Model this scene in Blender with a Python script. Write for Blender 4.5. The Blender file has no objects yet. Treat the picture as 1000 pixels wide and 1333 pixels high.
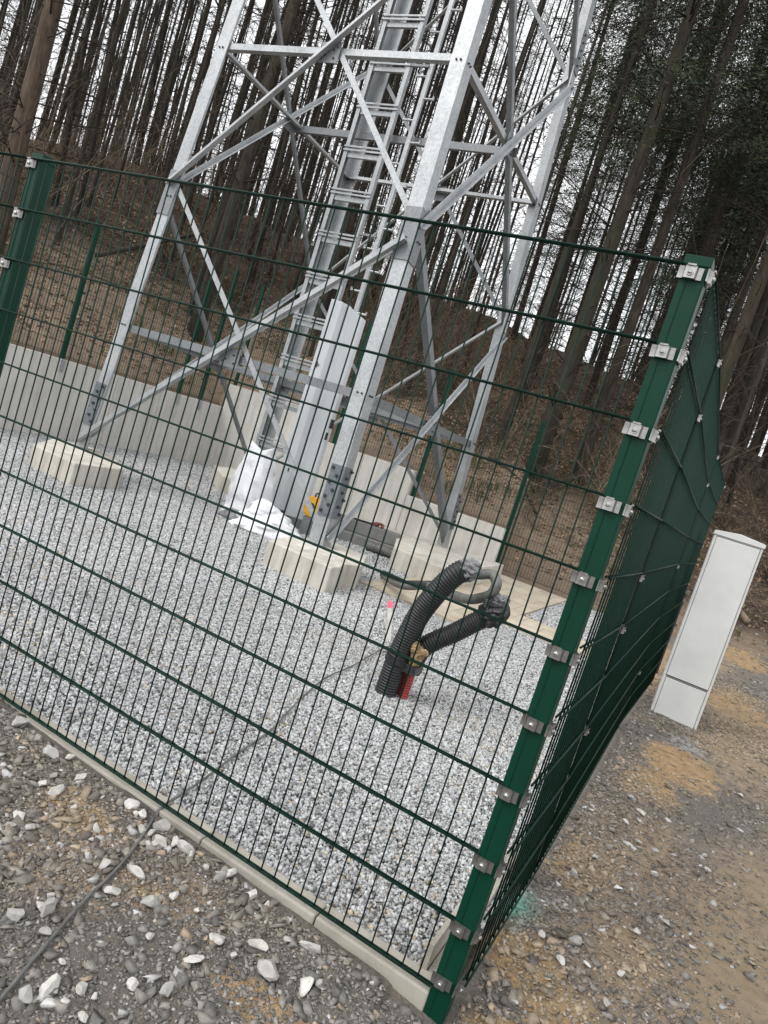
import bpy, bmesh, math, random
import numpy as np
from mathutils import Vector, Matrix
rng = np.random.default_rng(11)
random.seed(5)
R = math.radians
sc = bpy.context.scene
COL = bpy.context.collection

# ------------------------------------------------------------------ materials
def new_mat(name):
    m = bpy.data.materials.new(name); m.use_nodes = True
    nt = m.node_tree
    return m, nt, nt.nodes['Principled BSDF']
def N(nt, t, **kw):
    n = nt.nodes.new(t)
    for k, v in kw.items():
        if k in n.inputs: n.inputs[k].default_value = v
        else: setattr(n, k, v)
    return n
def ramp(nt, stops):
    r = nt.nodes.new('ShaderNodeValToRGB'); e = r.color_ramp.elements
    e[0].position, e[0].color = stops[0][0], (*stops[0][1], 1)
    e[1].position, e[1].color = stops[-1][0], (*stops[-1][1], 1)
    for p, c in stops[1:-1]:
        k = e.new(p); k.color = (*c, 1)
    return r
def coord(nt, scale=(1, 1, 1), rot=(0, 0, 0)):
    t = nt.nodes.new('ShaderNodeTexCoord'); mp = nt.nodes.new('ShaderNodeMapping')
    mp.inputs['Scale'].default_value = scale; mp.inputs['Rotation'].default_value = rot
    nt.links.new(t.outputs['Object'], mp.inputs['Vector']); return mp.outputs['Vector']
def noise(nt, vec, scale, detail=5, rough=.6, dist=0):
    n = N(nt, 'ShaderNodeTexNoise', Scale=scale, Detail=detail, Roughness=rough, Distortion=dist)
    nt.links.new(vec, n.inputs['Vector']); return n.outputs['Fac']
def bump(nt, h, b, strength=.4, dist=.01):
    n = N(nt, 'ShaderNodeBump', Strength=strength, Distance=dist)
    nt.links.new(h, n.inputs['Height']); nt.links.new(n.outputs['Normal'], b.inputs['Normal'])
def mixc(nt, fac, a, b, mode='MIX'):
    m = nt.nodes.new('ShaderNodeMix'); m.data_type = 'RGBA'; m.blend_type = mode
    for s, v in ((0, fac), (6, a), (7, b)):
        if isinstance(v, (int, float)): m.inputs[s].default_value = v
        elif isinstance(v, tuple): m.inputs[s].default_value = (*v, 1)
        else: nt.links.new(v, m.inputs[s])
    return m.outputs[2]
def mathn(nt, op, a, b=None):
    n = nt.nodes.new('ShaderNodeMath'); n.operation = op
    for i, v in enumerate((a, b)):
        if v is None: continue
        if isinstance(v, (int, float)): n.inputs[i].default_value = v
        else: nt.links.new(v, n.inputs[i])
    return n.outputs[0]
def attr(nt, name, out='Fac'):
    a = nt.nodes.new('ShaderNodeAttribute'); a.attribute_name = name; return a.outputs[out]

def simple(name, c1, c2, scale=8, rough=.6, metal=0, bs=.2, bd=.004, bscale=None, stretch=(1, 1, 1), lo=.35, hi=.65, detail=6):
    m, nt, b = new_mat(name)
    v = coord(nt, stretch)
    f = noise(nt, v, scale, detail)
    r = ramp(nt, [(lo, c1), (hi, c2)]); nt.links.new(f, r.inputs[0])
    nt.links.new(r.outputs[0], b.inputs['Base Color'])
    b.inputs['Roughness'].default_value = rough; b.inputs['Metallic'].default_value = metal
    if bs: bump(nt, noise(nt, v, bscale or scale * 4, 4), b, bs, bd)
    return m

M = {}
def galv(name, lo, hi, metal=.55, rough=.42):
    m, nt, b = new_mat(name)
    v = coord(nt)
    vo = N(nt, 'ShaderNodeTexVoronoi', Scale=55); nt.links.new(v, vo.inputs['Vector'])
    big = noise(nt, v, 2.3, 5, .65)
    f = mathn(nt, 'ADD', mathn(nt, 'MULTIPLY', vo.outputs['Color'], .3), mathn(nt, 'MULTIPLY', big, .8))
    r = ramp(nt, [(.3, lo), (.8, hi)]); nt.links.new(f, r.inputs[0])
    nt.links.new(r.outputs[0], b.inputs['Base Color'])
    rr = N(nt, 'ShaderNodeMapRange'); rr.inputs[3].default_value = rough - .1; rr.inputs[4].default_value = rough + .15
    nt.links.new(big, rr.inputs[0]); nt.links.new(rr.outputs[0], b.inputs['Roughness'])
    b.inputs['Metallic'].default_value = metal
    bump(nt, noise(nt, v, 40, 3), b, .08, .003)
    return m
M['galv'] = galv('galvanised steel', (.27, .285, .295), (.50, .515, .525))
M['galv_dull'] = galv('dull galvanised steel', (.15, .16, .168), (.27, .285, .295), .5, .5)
M['zinc'] = galv('dark zinc plate', (.10, .115, .13), (.22, .24, .26), .5, .5)
M['bolt'] = simple('dark bolt steel', (.05, .055, .06), (.12, .125, .13), 30, .5, .6, .1)
M['cover'] = simple('grey sheet metal', (.50, .52, .54), (.58, .60, .62), 3, .4, .25, .03, stretch=(1, 1, .3))
M['clamp'] = simple('stainless clamp', (.20, .197, .19), (.44, .435, .42), 18, .28, .85, .15)
def green(name, c1, c2, rough, spec=.35):
    m, nt, b = new_mat(name)
    v = coord(nt)
    f = noise(nt, v, 6, 6, .7)
    r = ramp(nt, [(.3, c1), (.7, c2)]); nt.links.new(f, r.inputs[0])
    sp = ramp(nt, [(.72, (0, 0, 0)), (.78, (1, 1, 1))]); nt.links.new(noise(nt, v, 90, 3, .7), sp.inputs[0])
    c = mixc(nt, mathn(nt, 'MULTIPLY', sp.outputs[0], .25), r.outputs[0], (.09, .13, .11))
    nt.links.new(c, b.inputs['Base Color']); b.inputs['Roughness'].default_value = rough; b.inputs['Specular IOR Level'].default_value = spec
    bump(nt, noise(nt, v, 120, 2), b, .05, .001)
    return m
M['green'] = green('green powder coat', (.0008, .031, .017), (.0016, .042, .024), .45, .2)
M['wire'] = green('green wire coat', (.0008, .015, .0095), (.0016, .023, .014), .55, .2)
M['farwire'] = green('dark green wire', (.003, .016, .010), (.005, .024, .015), .6)

def concrete(name, c1, c2, c3, streak=(9, 9, .5)):
    m, nt, b = new_mat(name)
    v = coord(nt)
    st = noise(nt, coord(nt, streak), 1.3, 5, .65)
    big = noise(nt, v, 2.2, 6, .65)
    f = mathn(nt, 'ADD', mathn(nt, 'MULTIPLY', st, .55), mathn(nt, 'MULTIPLY', big, .45))
    r = ramp(nt, [(.33, c1), (.5, c2), (.64, c3)]); nt.links.new(f, r.inputs[0])
    pit = ramp(nt, [(.66, (1, 1, 1)), (.74, (.55, .52, .48))]); nt.links.new(noise(nt, v, 38, 4, .6), pit.inputs[0])
    c = mixc(nt, .8, r.outputs[0], pit.outputs[0], 'MULTIPLY')
    nt.links.new(c, b.inputs['Base Color']); b.inputs['Roughness'].default_value = .85
    bump(nt, noise(nt, v, 30, 6, .7), b, .35, .006)
    return m
M['conc'] = concrete('pale precast concrete', (.45, .43, .395), (.57, .55, .51), (.67, .65, .61))
M['foot'] = concrete('fresh footing concrete', (.33, .305, .26), (.48, .45, .395), (.60, .575, .52), (7, 7, 1.2))
M['kerb'] = concrete('kerb concrete', (.22, .20, .165), (.37, .345, .295), (.48, .455, .40), (2, 2, 2))
M['greyconc'] = concrete('old grey concrete', (.13, .13, .125), (.19, .19, .18), (.25, .25, .24), (3, 3, 1))
M['cable'] = simple('grey cable sheath', (.085, .085, .08), (.15, .15, .14), 20, .6, 0, .15)
M['black'] = simple('black plastic', (.008, .009, .010), (.020, .021, .023), 12, .5, 0, .1)
M['bag_black'] = simple('black tape', (.01, .01, .012), (.03, .03, .035), 20, .3, 0, .8, .01, 30)
M['tape_grey'] = simple('grey foil wrap', (.10, .10, .11), (.26, .26, .27), 25, .4, 0, .8, .01, 40)
M['red'] = simple('red conduit plastic', (.24, .022, .02), (.34, .04, .035), 15, .5, 0, .1)
M['foam'] = simple('brown foam', (.16, .10, .05), (.42, .31, .17), 22, .85, 0, .9, .01, 40)
M['yellow'] = simple('yellow paint', (.62, .30, .01), (.75, .40, .02), 12, .4, 0, .05)
M['rust'] = simple('rusty steel', (.10, .035, .025), (.24, .10, .075), 30, .75, .2, .4)
M['pink'] = simple('pink paint', (.75, .10, .18), (.85, .18, .25), 30, .6, 0, .1)
M['stakewood'] = simple('pale weathered wood', (.42, .40, .36), (.58, .56, .52), 20, .8, 0, .2, stretch=(1, 1, .2))
M['sack'] = simple('white woven plastic', (.66, .67, .70), (.78, .79, .81), 5, .5, 0, .35, .02, 14)
M['cab'] = simple('light grey polyester', (.56, .57, .555), (.66, .67, .65), 2.5, .45, 0, .25, .002, 60, stretch=(1, 1, 1))
M['cabdark'] = simple('cabinet gap', (.05, .055, .055), (.08, .08, .08), 10, .7, 0, 0)
M['paver'] = None

def paver():
    m, nt, b = new_mat('cream concrete pavers')
    v = coord(nt)
    br = N(nt, 'ShaderNodeTexBrick', Scale=1.0)
    br.inputs['Color1'].default_value = (.52, .47, .38, 1); br.inputs['Color2'].default_value = (.44, .39, .31, 1)
    br.inputs['Mortar'].default_value = (.27, .245, .20, 1)
    br.inputs['Mortar Size'].default_value = .006; br.inputs['Brick Width'].default_value = .5; br.inputs['Row Height'].default_value = .5
    br.offset = .5
    nt.links.new(v, br.inputs['Vector'])
    r = ramp(nt, [(.3, (.72, .7, .66)), (.65, (1.05, 1.03, 1))]); nt.links.new(noise(nt, v, 4, 7, .7), r.inputs[0])
    nt.links.new(mixc(nt, 1, br.outputs['Color'], r.outputs[0], 'MULTIPLY'), b.inputs['Base Color'])
    b.inputs['Roughness'].default_value = .9
    bump(nt, noise(nt, v, 50, 4), b, .2, .004)
    return m
M['paver'] = paver()

def bark(name, c1, c2, c3, moss=0.0):
    m, nt, b = new_mat(name)
    v = coord(nt, (1, 1, .22))
    f = noise(nt, v, 14, 7, .7, .6)
    big = noise(nt, coord(nt), 1.1, 4)
    r = ramp(nt, [(.3, c1), (.5, c2), (.7, c3)]); nt.links.new(f, r.inputs[0])
    oi = nt.nodes.new('ShaderNodeObjectInfo')
    k = N(nt, 'ShaderNodeMapRange'); k.inputs[3].default_value = .6; k.inputs[4].default_value = 1.35
    nt.links.new(oi.outputs['Random'], k.inputs[0])
    hv = nt.nodes.new('ShaderNodeHueSaturation'); nt.links.new(r.outputs[0], hv.inputs['Color']); nt.links.new(k.outputs[0], hv.inputs['Value'])
    mk = ramp(nt, [(.48, (0, 0, 0)), (.7, (1, 1, 1))]); nt.links.new(big, mk.inputs[0])
    c = mixc(nt, mathn(nt, 'MULTIPLY', mk.outputs[0], moss), hv.outputs['Color'], (.035, .045, .016))
    nt.links.new(c, b.inputs['Base Color']); b.inputs['Roughness'].default_value = .95
    bump(nt, f, b, .7, .02)
    return m
M['bark'] = bark('dark conifer bark', (.009, .007, .0055), (.029, .0225, .017), (.068, .053, .041), .4)
M['bark_pale'] = bark('pale spruce bark', (.05, .035, .025), (.11, .08, .058), (.18, .135, .10), .0)
M['bark_moss'] = bark('mossy bark', (.014, .011, .008), (.036, .028, .019), (.062, .05, .036), .8)
M['twig'] = simple('dry twig', (.018, .013, .010), (.045, .034, .025), 9, .9, 0, 0)
M['cane'] = simple('dry cane', (.10, .075, .05), (.22, .17, .12), 5, .9, 0, 0)
def needles():
    m, nt, b = new_mat('dark conifer needles')
    f = noise(nt, coord(nt), 1.7, 4)
    r = ramp(nt, [(.3, (.014, .022, .007)), (.55, (.028, .042, .013)), (.75, (.055, .070, .024))]); nt.links.new(f, r.inputs[0])
    nt.links.new(r.outputs[0], b.inputs['Base Color']); b.inputs['Roughness'].default_value = .7
    return m
M['needles'] = needles()

def stone_mat(name, rough=.85):
    m, nt, b = new_mat(name)
    c = attr(nt, 'Col', 'Color')
    v = coord(nt)
    r = ramp(nt, [(.3, (.7, .7, .7)), (.7, (1.15, 1.15, 1.15))]); nt.links.new(noise(nt, v, 90, 4, .7), r.inputs[0])
    nt.links.new(mixc(nt, 1, c, r.outputs[0], 'MULTIPLY'), b.inputs['Base Color'])
    b.inputs['Roughness'].default_value = rough
    return m
M['stones'] = stone_mat('crushed stone')
M['leaves'] = stone_mat('fallen leaves', .9)
def palestone():
    m, nt, b = new_mat('pale limestone'); v = coord(nt)
    r = ramp(nt, [(.3, (.36, .345, .315)), (.55, (.48, .465, .435)), (.75, (.56, .545, .515))]); nt.links.new(noise(nt, v, 4, 7, .7), r.inputs[0])
    oi = nt.nodes.new('ShaderNodeObjectInfo'); k = N(nt, 'ShaderNodeMapRange'); k.inputs[3].default_value = .7; k.inputs[4].default_value = 1.3
    nt.links.new(oi.outputs['Random'], k.inputs[0]); hv = nt.nodes.new('ShaderNodeHueSaturation'); nt.links.new(r.outputs[0], hv.inputs['Color']); nt.links.new(k.outputs[0], hv.inputs['Value'])
    nt.links.new(hv.outputs[0], b.inputs['Base Color']); b.inputs['Roughness'].default_value = .9; bump(nt, noise(nt, v, 7, 7, .75), b, .5, .004); return m
M['palestone'] = palestone()

def gravel_bed():
    m, nt, b = new_mat('grey crushed gravel')
    v = coord(nt)
    vo = N(nt, 'ShaderNodeTexVoronoi', Scale=42, Randomness=1.0); nt.links.new(v, vo.inputs['Vector'])
    g = nt.nodes.new('ShaderNodeRGBToBW'); nt.links.new(vo.outputs['Color'], g.inputs[0])
    r = ramp(nt, [(.15, (.16, .16, .16)), (.5, (.36, .36, .355)), (.85, (.58, .58, .57))]); nt.links.new(g.outputs[0], r.inputs[0])
    nt.links.new(r.outputs[0], b.inputs['Base Color']); b.inputs['Roughness'].default_value = .9
    bump(nt, vo.outputs['Distance'], b, .8, .02)
    return m
M['gravel'] = gravel_bed()

def ground_mat():
    m, nt, b = new_mat('rubble earth')
    v = coord(nt)
    n1 = noise(nt, v, 1.6, 8, .68); n2 = noise(nt, v, 14, 8, .72); n3 = noise(nt, v, 90, 5, .7)
    base = ramp(nt, [(.32, (.10, .091, .080)), (.5, (.165, .148, .128)), (.68, (.23, .20, .165))])
    nt.links.new(mathn(nt, 'ADD', mathn(nt, 'MULTIPLY', n1, .5), mathn(nt, 'MULTIPLY', n2, .5)), base.inputs[0])
    grit = ramp(nt, [(.3, (.6, .6, .6)), (.7, (1.3, 1.3, 1.3))]); nt.links.new(n3, grit.inputs[0])
    c = mixc(nt, 1, base.outputs[0], grit.outputs[0], 'MULTIPLY')
    def soft(a, n, lo, hi, k=1.1):
        s = mathn(nt, 'ADD', a, mathn(nt, 'MULTIPLY', mathn(nt, 'SUBTRACT', n, .5), k))
        q = N(nt, 'ShaderNodeMapRange'); q.inputs[1].default_value = lo; q.inputs[2].default_value = hi
        nt.links.new(s, q.inputs[0]); return q.outputs[0]
    sandc = ramp(nt, [(.3, (.22, .14, .065)), (.55, (.40, .27, .14)), (.75, (.54, .40, .24))]); nt.links.new(n2, sandc.inputs[0])
    sandg = mixc(nt, .7, sandc.outputs[0], grit.outputs[0], 'MULTIPLY')
    c = mixc(nt, soft(attr(nt, 'sand'), mathn(nt, 'ADD', mathn(nt, 'MULTIPLY', noise(nt, v, 5, 8, .7), .6), mathn(nt, 'MULTIPLY', n2, .4)), .38, .62, 2.4), c, sandg)
    dustc = ramp(nt, [(.3, (.215, .16, .10)), (.7, (.36, .275, .185))]); nt.links.new(n2, dustc.inputs[0])
    c = mixc(nt, soft(attr(nt, 'dust'), n2, .35, .8), c, dustc.outputs[0])
    c = mixc(nt, soft(attr(nt, 'pale'), n2, .35, .8), c, (.36, .36, .35))
    c = mixc(nt, mathn(nt, 'MULTIPLY', soft(attr(nt, 'paint'), n2, .35, .75), .75), c, (.16, .40, .32))
    slope = ramp(nt, [(.3, (.12, .085, .056)), (.5, (.215, .16, .11)), (.7, (.31, .245, .17))]); nt.links.new(mathn(nt, 'ADD', mathn(nt, 'MULTIPLY', n2, .6), mathn(nt, 'MULTIPLY', n1, .4)), slope.inputs[0])
    c = mixc(nt, soft(attr(nt, 'slope'), n1, .35, .65), c, mixc(nt, .6, slope.outputs[0], grit.outputs[0], 'MULTIPLY'))
    fl = ramp(nt, [(.3, (.020, .014, .009)), (.5, (.052, .035, .022)), (.62, (.105, .068, .038)), (.75, (.050, .056, .020))]); nt.links.new(mathn(nt, 'ADD', mathn(nt, 'MULTIPLY', n2, .6), mathn(nt, 'MULTIPLY', n1, .4)), fl.inputs[0])
    c = mixc(nt, soft(attr(nt, 'forest'), n1, .35, .7), c, fl.outputs[0])
    nt.links.new(c, b.inputs['Base Color']); b.inputs['Roughness'].default_value = .95
    bump(nt, mathn(nt, 'ADD', n2, mathn(nt, 'MULTIPLY', n3, .5)), b, .9, .03)
    return m
M['ground'] = ground_mat()

# ------------------------------------------------------------------ mesh helpers
class MB:
    def __init__(s): s.v = []; s.f = []
    def add(s, vs, fs):
        o = len(s.v); s.v += [tuple(p) for p in vs]; s.f += [tuple(i + o for i in f) for f in fs]; return s
    def box(s, c, size, rot=None):
        hx, hy, hz = (d / 2 for d in size)
        vs = [Vector((x, y, z)) for z in (-hz, hz) for y in (-hy, hy) for x in (-hx, hx)]
        if rot is not None: vs = [rot @ p for p in vs]
        vs = [p + Vector(c) for p in vs]
        return s.add(vs, [(0, 2, 3, 1), (4, 5, 7, 6), (0, 1, 5, 4), (2, 6, 7, 3), (0, 4, 6, 2), (1, 3, 7, 5)])
    def sweep(s, p, q, prof, d1, d2):
        p, q = Vector(p), Vector(q); n = len(prof)
        vs = [p + d1 * a + d2 * b for a, b in prof] + [q + d1 * a + d2 * b for a, b in prof]
        fs = [(i, (i + 1) % n, n + (i + 1) % n, n + i) for i in range(n)]
        return s.add(vs, fs + [tuple(range(n))[::-1], tuple(range(n, 2 * n))])
    def angle(s, p, q, w, t, d1, d2, w2=None):
        p, q = Vector(p), Vector(q); a = (q - p).normalized()
        d1 = Vector(d1); d1 = (d1 - a * d1.dot(a)).normalized()
        d2 = Vector(d2); d2 = d2 - a * d2.dot(a); d2 = (d2 - d1 * d2.dot(d1)).normalized()
        w2 = w2 or w
        return s.sweep(p, q, [(0, 0), (w, 0), (w, t), (t, t), (t, w2), (0, w2)], d1, d2)
    def channel(s, p, q, h, w, t, d1, d2):
        p, q = Vector(p), Vector(q); a = (q - p).normalized()
        d1 = Vector(d1); d1 = (d1 - a * d1.dot(a)).normalized()
        d2 = Vector(d2); d2 = d2 - a * d2.dot(a); d2 = (d2 - d1 * d2.dot(d1)).normalized()
        k = h / 2
        return s.sweep(p, q, [(-k, 0), (k, 0), (k, w), (k - t, w), (k - t, t), (-k + t, t), (-k + t, w), (-k, w)], d1, d2)
    def bar(s, p, q, w, h, up=(0, 0, 1)):
        p, q = Vector(p), Vector(q); a = (q - p).normalized(); u = Vector(up)
        if abs(u.dot(a)) > .99: u = Vector((1, 0, 0))
        d1 = a.cross(u).normalized(); d2 = d1.cross(a)
        return s.sweep(p, q, [(-w / 2, -h / 2), (w / 2, -h / 2), (w / 2, h / 2), (-w / 2, h / 2)], d1, d2)
    def prism(s, poly, z0, z1):
        n = len(poly)
        vs = [(x, y, z0) for x, y in poly] + [(x, y, z1) for x, y in poly]
        return s.add(vs, [(i, (i + 1) % n, n + (i + 1) % n, n + i) for i in range(n)] + [tuple(range(n))[::-1], tuple(range(n, 2 * n))])
    def tube(s, pts, r, n=8, cap=True):
        pts = [Vector(p) for p in pts]; m = len(pts)
        rs = r if hasattr(r, '__len__') else [r] * m
        up = None; vs = []
        for i, p in enumerate(pts):
            a = (pts[min(i + 1, m - 1)] - pts[max(i - 1, 0)])
            a = a.normalized() if a.length > 1e-9 else Vector((0, 0, 1))
            if up is None: up = a.orthogonal().normalized()
            up = (up - a * up.dot(a)); up = up.normalized() if up.length > 1e-6 else a.orthogonal().normalized()
            w = a.cross(up)
            vs += [p + (up * math.cos(2 * math.pi * k / n) + w * math.sin(2 * math.pi * k / n)) * rs[i] for k in range(n)]
        fs = [(i * n + k, i * n + (k + 1) % n, (i + 1) * n + (k + 1) % n, (i + 1) * n + k) for i in range(m - 1) for k in range(n)]
        if cap: fs += [tuple(range(n))[::-1], tuple(range((m - 1) * n, m * n))]
        return s.add(vs, fs)
    def cyl(s, p, q, r, n=12): return s.tube([p, q], r, n)

def mesh_of(name, mb, mat, off=(0, 0, 0), smooth=False):
    me = bpy.data.meshes.new(name)
    o = Vector(off)
    me.from_pydata([tuple(Vector(p) - o) for p in mb.v], [], mb.f)
    me.materials.append(M[mat] if isinstance(mat, str) else mat)
    bm = bmesh.new(); bm.from_mesh(me); bmesh.ops.recalc_face_normals(bm, faces=bm.faces); bm.to_mesh(me); bm.free()
    if smooth: me.polygons.foreach_set('use_smooth', [True] * len(me.polygons))
    return me
BASE = {}
def obj(name, mb, mat, parent=None, smooth=False, bevel=0, loc=None):
    """one mesh object; vertices are given in world coordinates"""
    base = BASE[parent] if parent is not None else (Vector(loc) if loc is not None else Vector((0, 0, 0)))
    o = bpy.data.objects.new(name, mesh_of(name, mb, mat, base, smooth)); COL.objects.link(o)
    if parent is not None: o.parent = parent
    else: o.location = base
    BASE[o] = base
    if bevel:
        b = o.modifiers.new('edge', 'BEVEL'); b.width = bevel; b.segments = 2; b.limit_method = 'ANGLE'
    return o
def tag(o, label=None, cat=None, group=None, kind=None):
    for k, v in (('label', label), ('category', cat), ('group', group), ('kind', kind)):
        if v: o[k] = v
    return o
def thing(name, loc, label, cat, group=None):
    o = bpy.data.objects.new(name, None); COL.objects.link(o); o.location = loc; o.empty_display_size = .1
    BASE[o] = Vector(loc); return tag(o, label, cat, group)
def copy_part(o, parent, loc=None, rot=None):
    c = o.copy(); COL.objects.link(c); c.parent = parent; BASE[c] = BASE[parent]
    if loc is not None: c.location = Vector(loc) - BASE[parent]
    if rot is not None: c.rotation_euler = rot
    return c
def lerp(a, b, t): return a + (b - a) * t

# value noise for shaping terrain and scatter
_tab = rng.random((256, 256))
def vnoise(x, y, s):
    x = np.asarray(x, float) * s + 1000.3; y = np.asarray(y, float) * s + 1000.7
    xi = np.floor(x).astype(int); yi = np.floor(y).astype(int); fx = x - xi; fy = y - yi
    fx = fx * fx * (3 - 2 * fx); fy = fy * fy * (3 - 2 * fy)
    t = lambda a, b: _tab[a % 256, b % 256]
    return (t(xi, yi) * (1 - fx) + t(xi + 1, yi) * fx) * (1 - fy) + (t(xi, yi + 1) * (1 - fx) + t(xi + 1, yi + 1) * fx) * fy
def fbm(x, y, s, o=4):
    r = 0; a = .5
    for i in range(o): r = r + a * vnoise(x, y, s * 2 ** i); a *= .5
    return r

# ------------------------------------------------------------------ terrain
CX, CY = .302, -1.83
WALL_Y, WALL_X = 9.30, -8.85        # faces of the retaining walls towards the compound
def az_bound(az):
    c, s = np.cos(az), np.sin(az)
    db = np.where(s > .02, (WALL_Y + .42 - CY) / np.maximum(s, .02), 1e3)
    dl = np.where(c < -.02, (WALL_X - .36 - CX) / np.minimum(c, -.02), 1e3)
    d = np.minimum(db, dl)
    right = np.clip((np.degrees(az) - 86) / 6, 0, 1)
    return np.where(np.degrees(az) < 92, lerp(13.8, d, right), d)
_az = np.array([0, 60, 80, 88, 91, 99, 105, 113, 124, 133, 142, 147, 155, 180])
_el = np.array([1, 4.5, 7, 7.6, 8.2, 10.2, 11.4, 12.2, 12.8, 13.6, 13.4, 12.4, 11.5, 6])
def height(x, y):
    x = np.asarray(x, float); y = np.asarray(y, float)
    dx, dy = x - CX, y - CY; D = np.hypot(dx, dy); az = np.arctan2(dy, dx); azd = np.degrees(az)
    D0 = az_bound(az); bx = CX + D0 * np.cos(az)
    left = (CX + (WALL_Y + .42 - CY) / np.maximum(np.sin(az), .02) * np.cos(az)) < WALL_X - .36
    z0 = np.where(left, 1.08, np.interp(bx, [-9, -6.7, -6.5, -4.6, -4.4, -2.75, -2.5, 0, 2], [1.5, 1.5, 1.06, 1.06, .62, .62, .0, -.1, -.14]))
    D1 = D0 + 15
    z1 = 1.345 + D1 * np.tan(np.radians(np.interp(azd, _az, _el)))
    s = np.clip((D - D0) / (D1 - D0), 0, 1)
    up = z0 + (z1 - z0) * (.75 * s + .25 * s * s * (3 - 2 * s))
    up = np.where(D > D1, z1 - .10 * (D - D1), up)
    up = up + (fbm(x, y, .35) - .47) * .55 * np.clip(s * 4, 0, 1) + (fbm(x + 7, y, 1.6) - .47) * .25 * np.clip(s * 8, 0, 1)
    up = np.maximum(up, -3)
    inside = (y > .02) & (x < .09) & (y < WALL_Y + .1) & (x > WALL_X - .1)
    flat = np.where(inside, -.085, -.064 + .018 * np.exp(-((y + .07) / .07) ** 2) * (x < -.06) + (fbm(x, y, 1.1) - .47) * .05 + (fbm(x + 3, y, 6) - .47) * .022)
    flat = flat - .035 * np.exp(-((x - .15) ** 2 + (y + .08) ** 2) / .03) * (~inside) + .022 * np.clip((-x - .5) / 1.2, 0, 1) * (~inside)
    flat = flat + .05 * np.exp(-((x - .3) ** 2 + (y - .55) ** 2) / .06) * (~inside)
    w = np.clip((D - D0) / .16, 0, 1)
    w = w * ((azd > 20) & (azd < 178))
    return flat * (1 - w) + up * w

SAND = [(.58, 3.3, .28, .55), (.42, 2.65, .22, .35), (1.05, 6.0, .38, 1.7), (.92, 4.2, .3, .5), (.22, .40, .16, .16), (.36, .28, .16, .14), (-.28, -.33, .16, .08), (.27, 1.25, .13, .32), (-.75, -.28, .12, .05), (1.1, 10.6, .6, 1.4), (.2, 7, .3, 2), (.5, .75, .15, .25), (-1.15, -.2, .2, .1), (.3, .1, .2, .1)]
def blob_field(X, Y, L):
    o = np.zeros_like(X)
    for bx, by, rx, ry in L: o = np.maximum(o, np.exp(-(((X - bx) / rx) ** 2 + ((Y - by) / ry) ** 2)))
    return o
def grid_mesh():
    r = [.25]
    while r[-1] < 5.5: r.append(r[-1] * 1.0125)
    while r[-1] < 22: r.append(r[-1] + .11)
    while r[-1] < 900: r.append(r[-1] * 1.05)
    r = np.array(r)
    a = np.concatenate([np.arange(78, 158, .27), np.arange(158, 250, 3), np.arange(250, 438, 2.)])
    a = np.radians(np.append(a, 438))
    A, D = np.meshgrid(a, r)
    X = CX + D * np.cos(A); Y = CY + D * np.sin(A)
    Z = height(X, Y)
    nr, na = A.shape
    idx = np.arange(nr * na).reshape(nr, na)
    f = np.stack([idx[:-1, :-1], idx[1:, :-1], idx[1:, 1:], idx[:-1, 1:]], -1).reshape(-1, 4)
    me = bpy.data.meshes.new('ground')
    fill(me, np.stack([X, Y, Z], -1).reshape(-1, 3), f)
    def at(name, v):
        t = me.attributes.new(name, 'FLOAT', 'POINT'); t.data.foreach_set('value', np.clip(v, 0, 1).astype(np.float32).ravel())
    blobs = lambda L: blob_field(X, Y, L)
    at('sand', blobs(SAND))
    at('dust', blobs([(.85, 1.2, .4, .8), (.6, .5, .25, .3), (1.5, 2.6, .5, 1.0), (.7, 9, .5, 1.5), (.45, 1.7, .3, .9), (.42, .75, .25, .45), (1.0, 4.6, .5, 1.6), (1.1, 1.9, .4, .7), (.75, .8, .3, .4), (-1.0, -.35, .3, .2), (-.65, -.2, .2, .1)]))
    at('pale', blobs([(.17, .80, .10, .16), (.60, 3.9, .2, .3)]) * .8)
    at('paint', blobs([(.125, .66, .055, .12)]))
    az = np.arctan2(Y - CY, X - CX); s = (D - az_bound(az)); azd = np.degrees(az)
    rightbare = np.clip((102 - azd) / 6, 0, 1) * np.clip(.9 - s * .5, 0, 1)
    out = ((s > -.15) & (azd > 20) & (azd < 178)).astype(float)
    at('slope', out)
    at('forest', out * np.clip((s - 3.6 - np.interp(azd, [88, 100, 112, 125, 150], [-4, -1.0, -1.4, .2, 1.8])) / 2.4, 0, 1))
    me.materials.append(M['ground'])
    me.polygons.foreach_set('use_smooth', np.ones(len(f), bool))
    o = bpy.data.objects.new('ground', me); COL.objects.link(o); return tag(o, kind='structure')

def fill(me, V, F):
    V = np.asarray(V, np.float32); F = np.asarray(F, np.int32); k = F.shape[1]
    me.vertices.add(len(V)); me.vertices.foreach_set('co', V.ravel())
    me.loops.add(F.size); me.loops.foreach_set('vertex_index', F.ravel())
    me.polygons.add(len(F)); me.polygons.foreach_set('loop_start', np.arange(0, F.size, k, dtype=np.int32))
    me.polygons.foreach_set('loop_total', np.full(len(F), k, np.int32))
    me.update(calc_edges=True)
grid_mesh()

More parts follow.
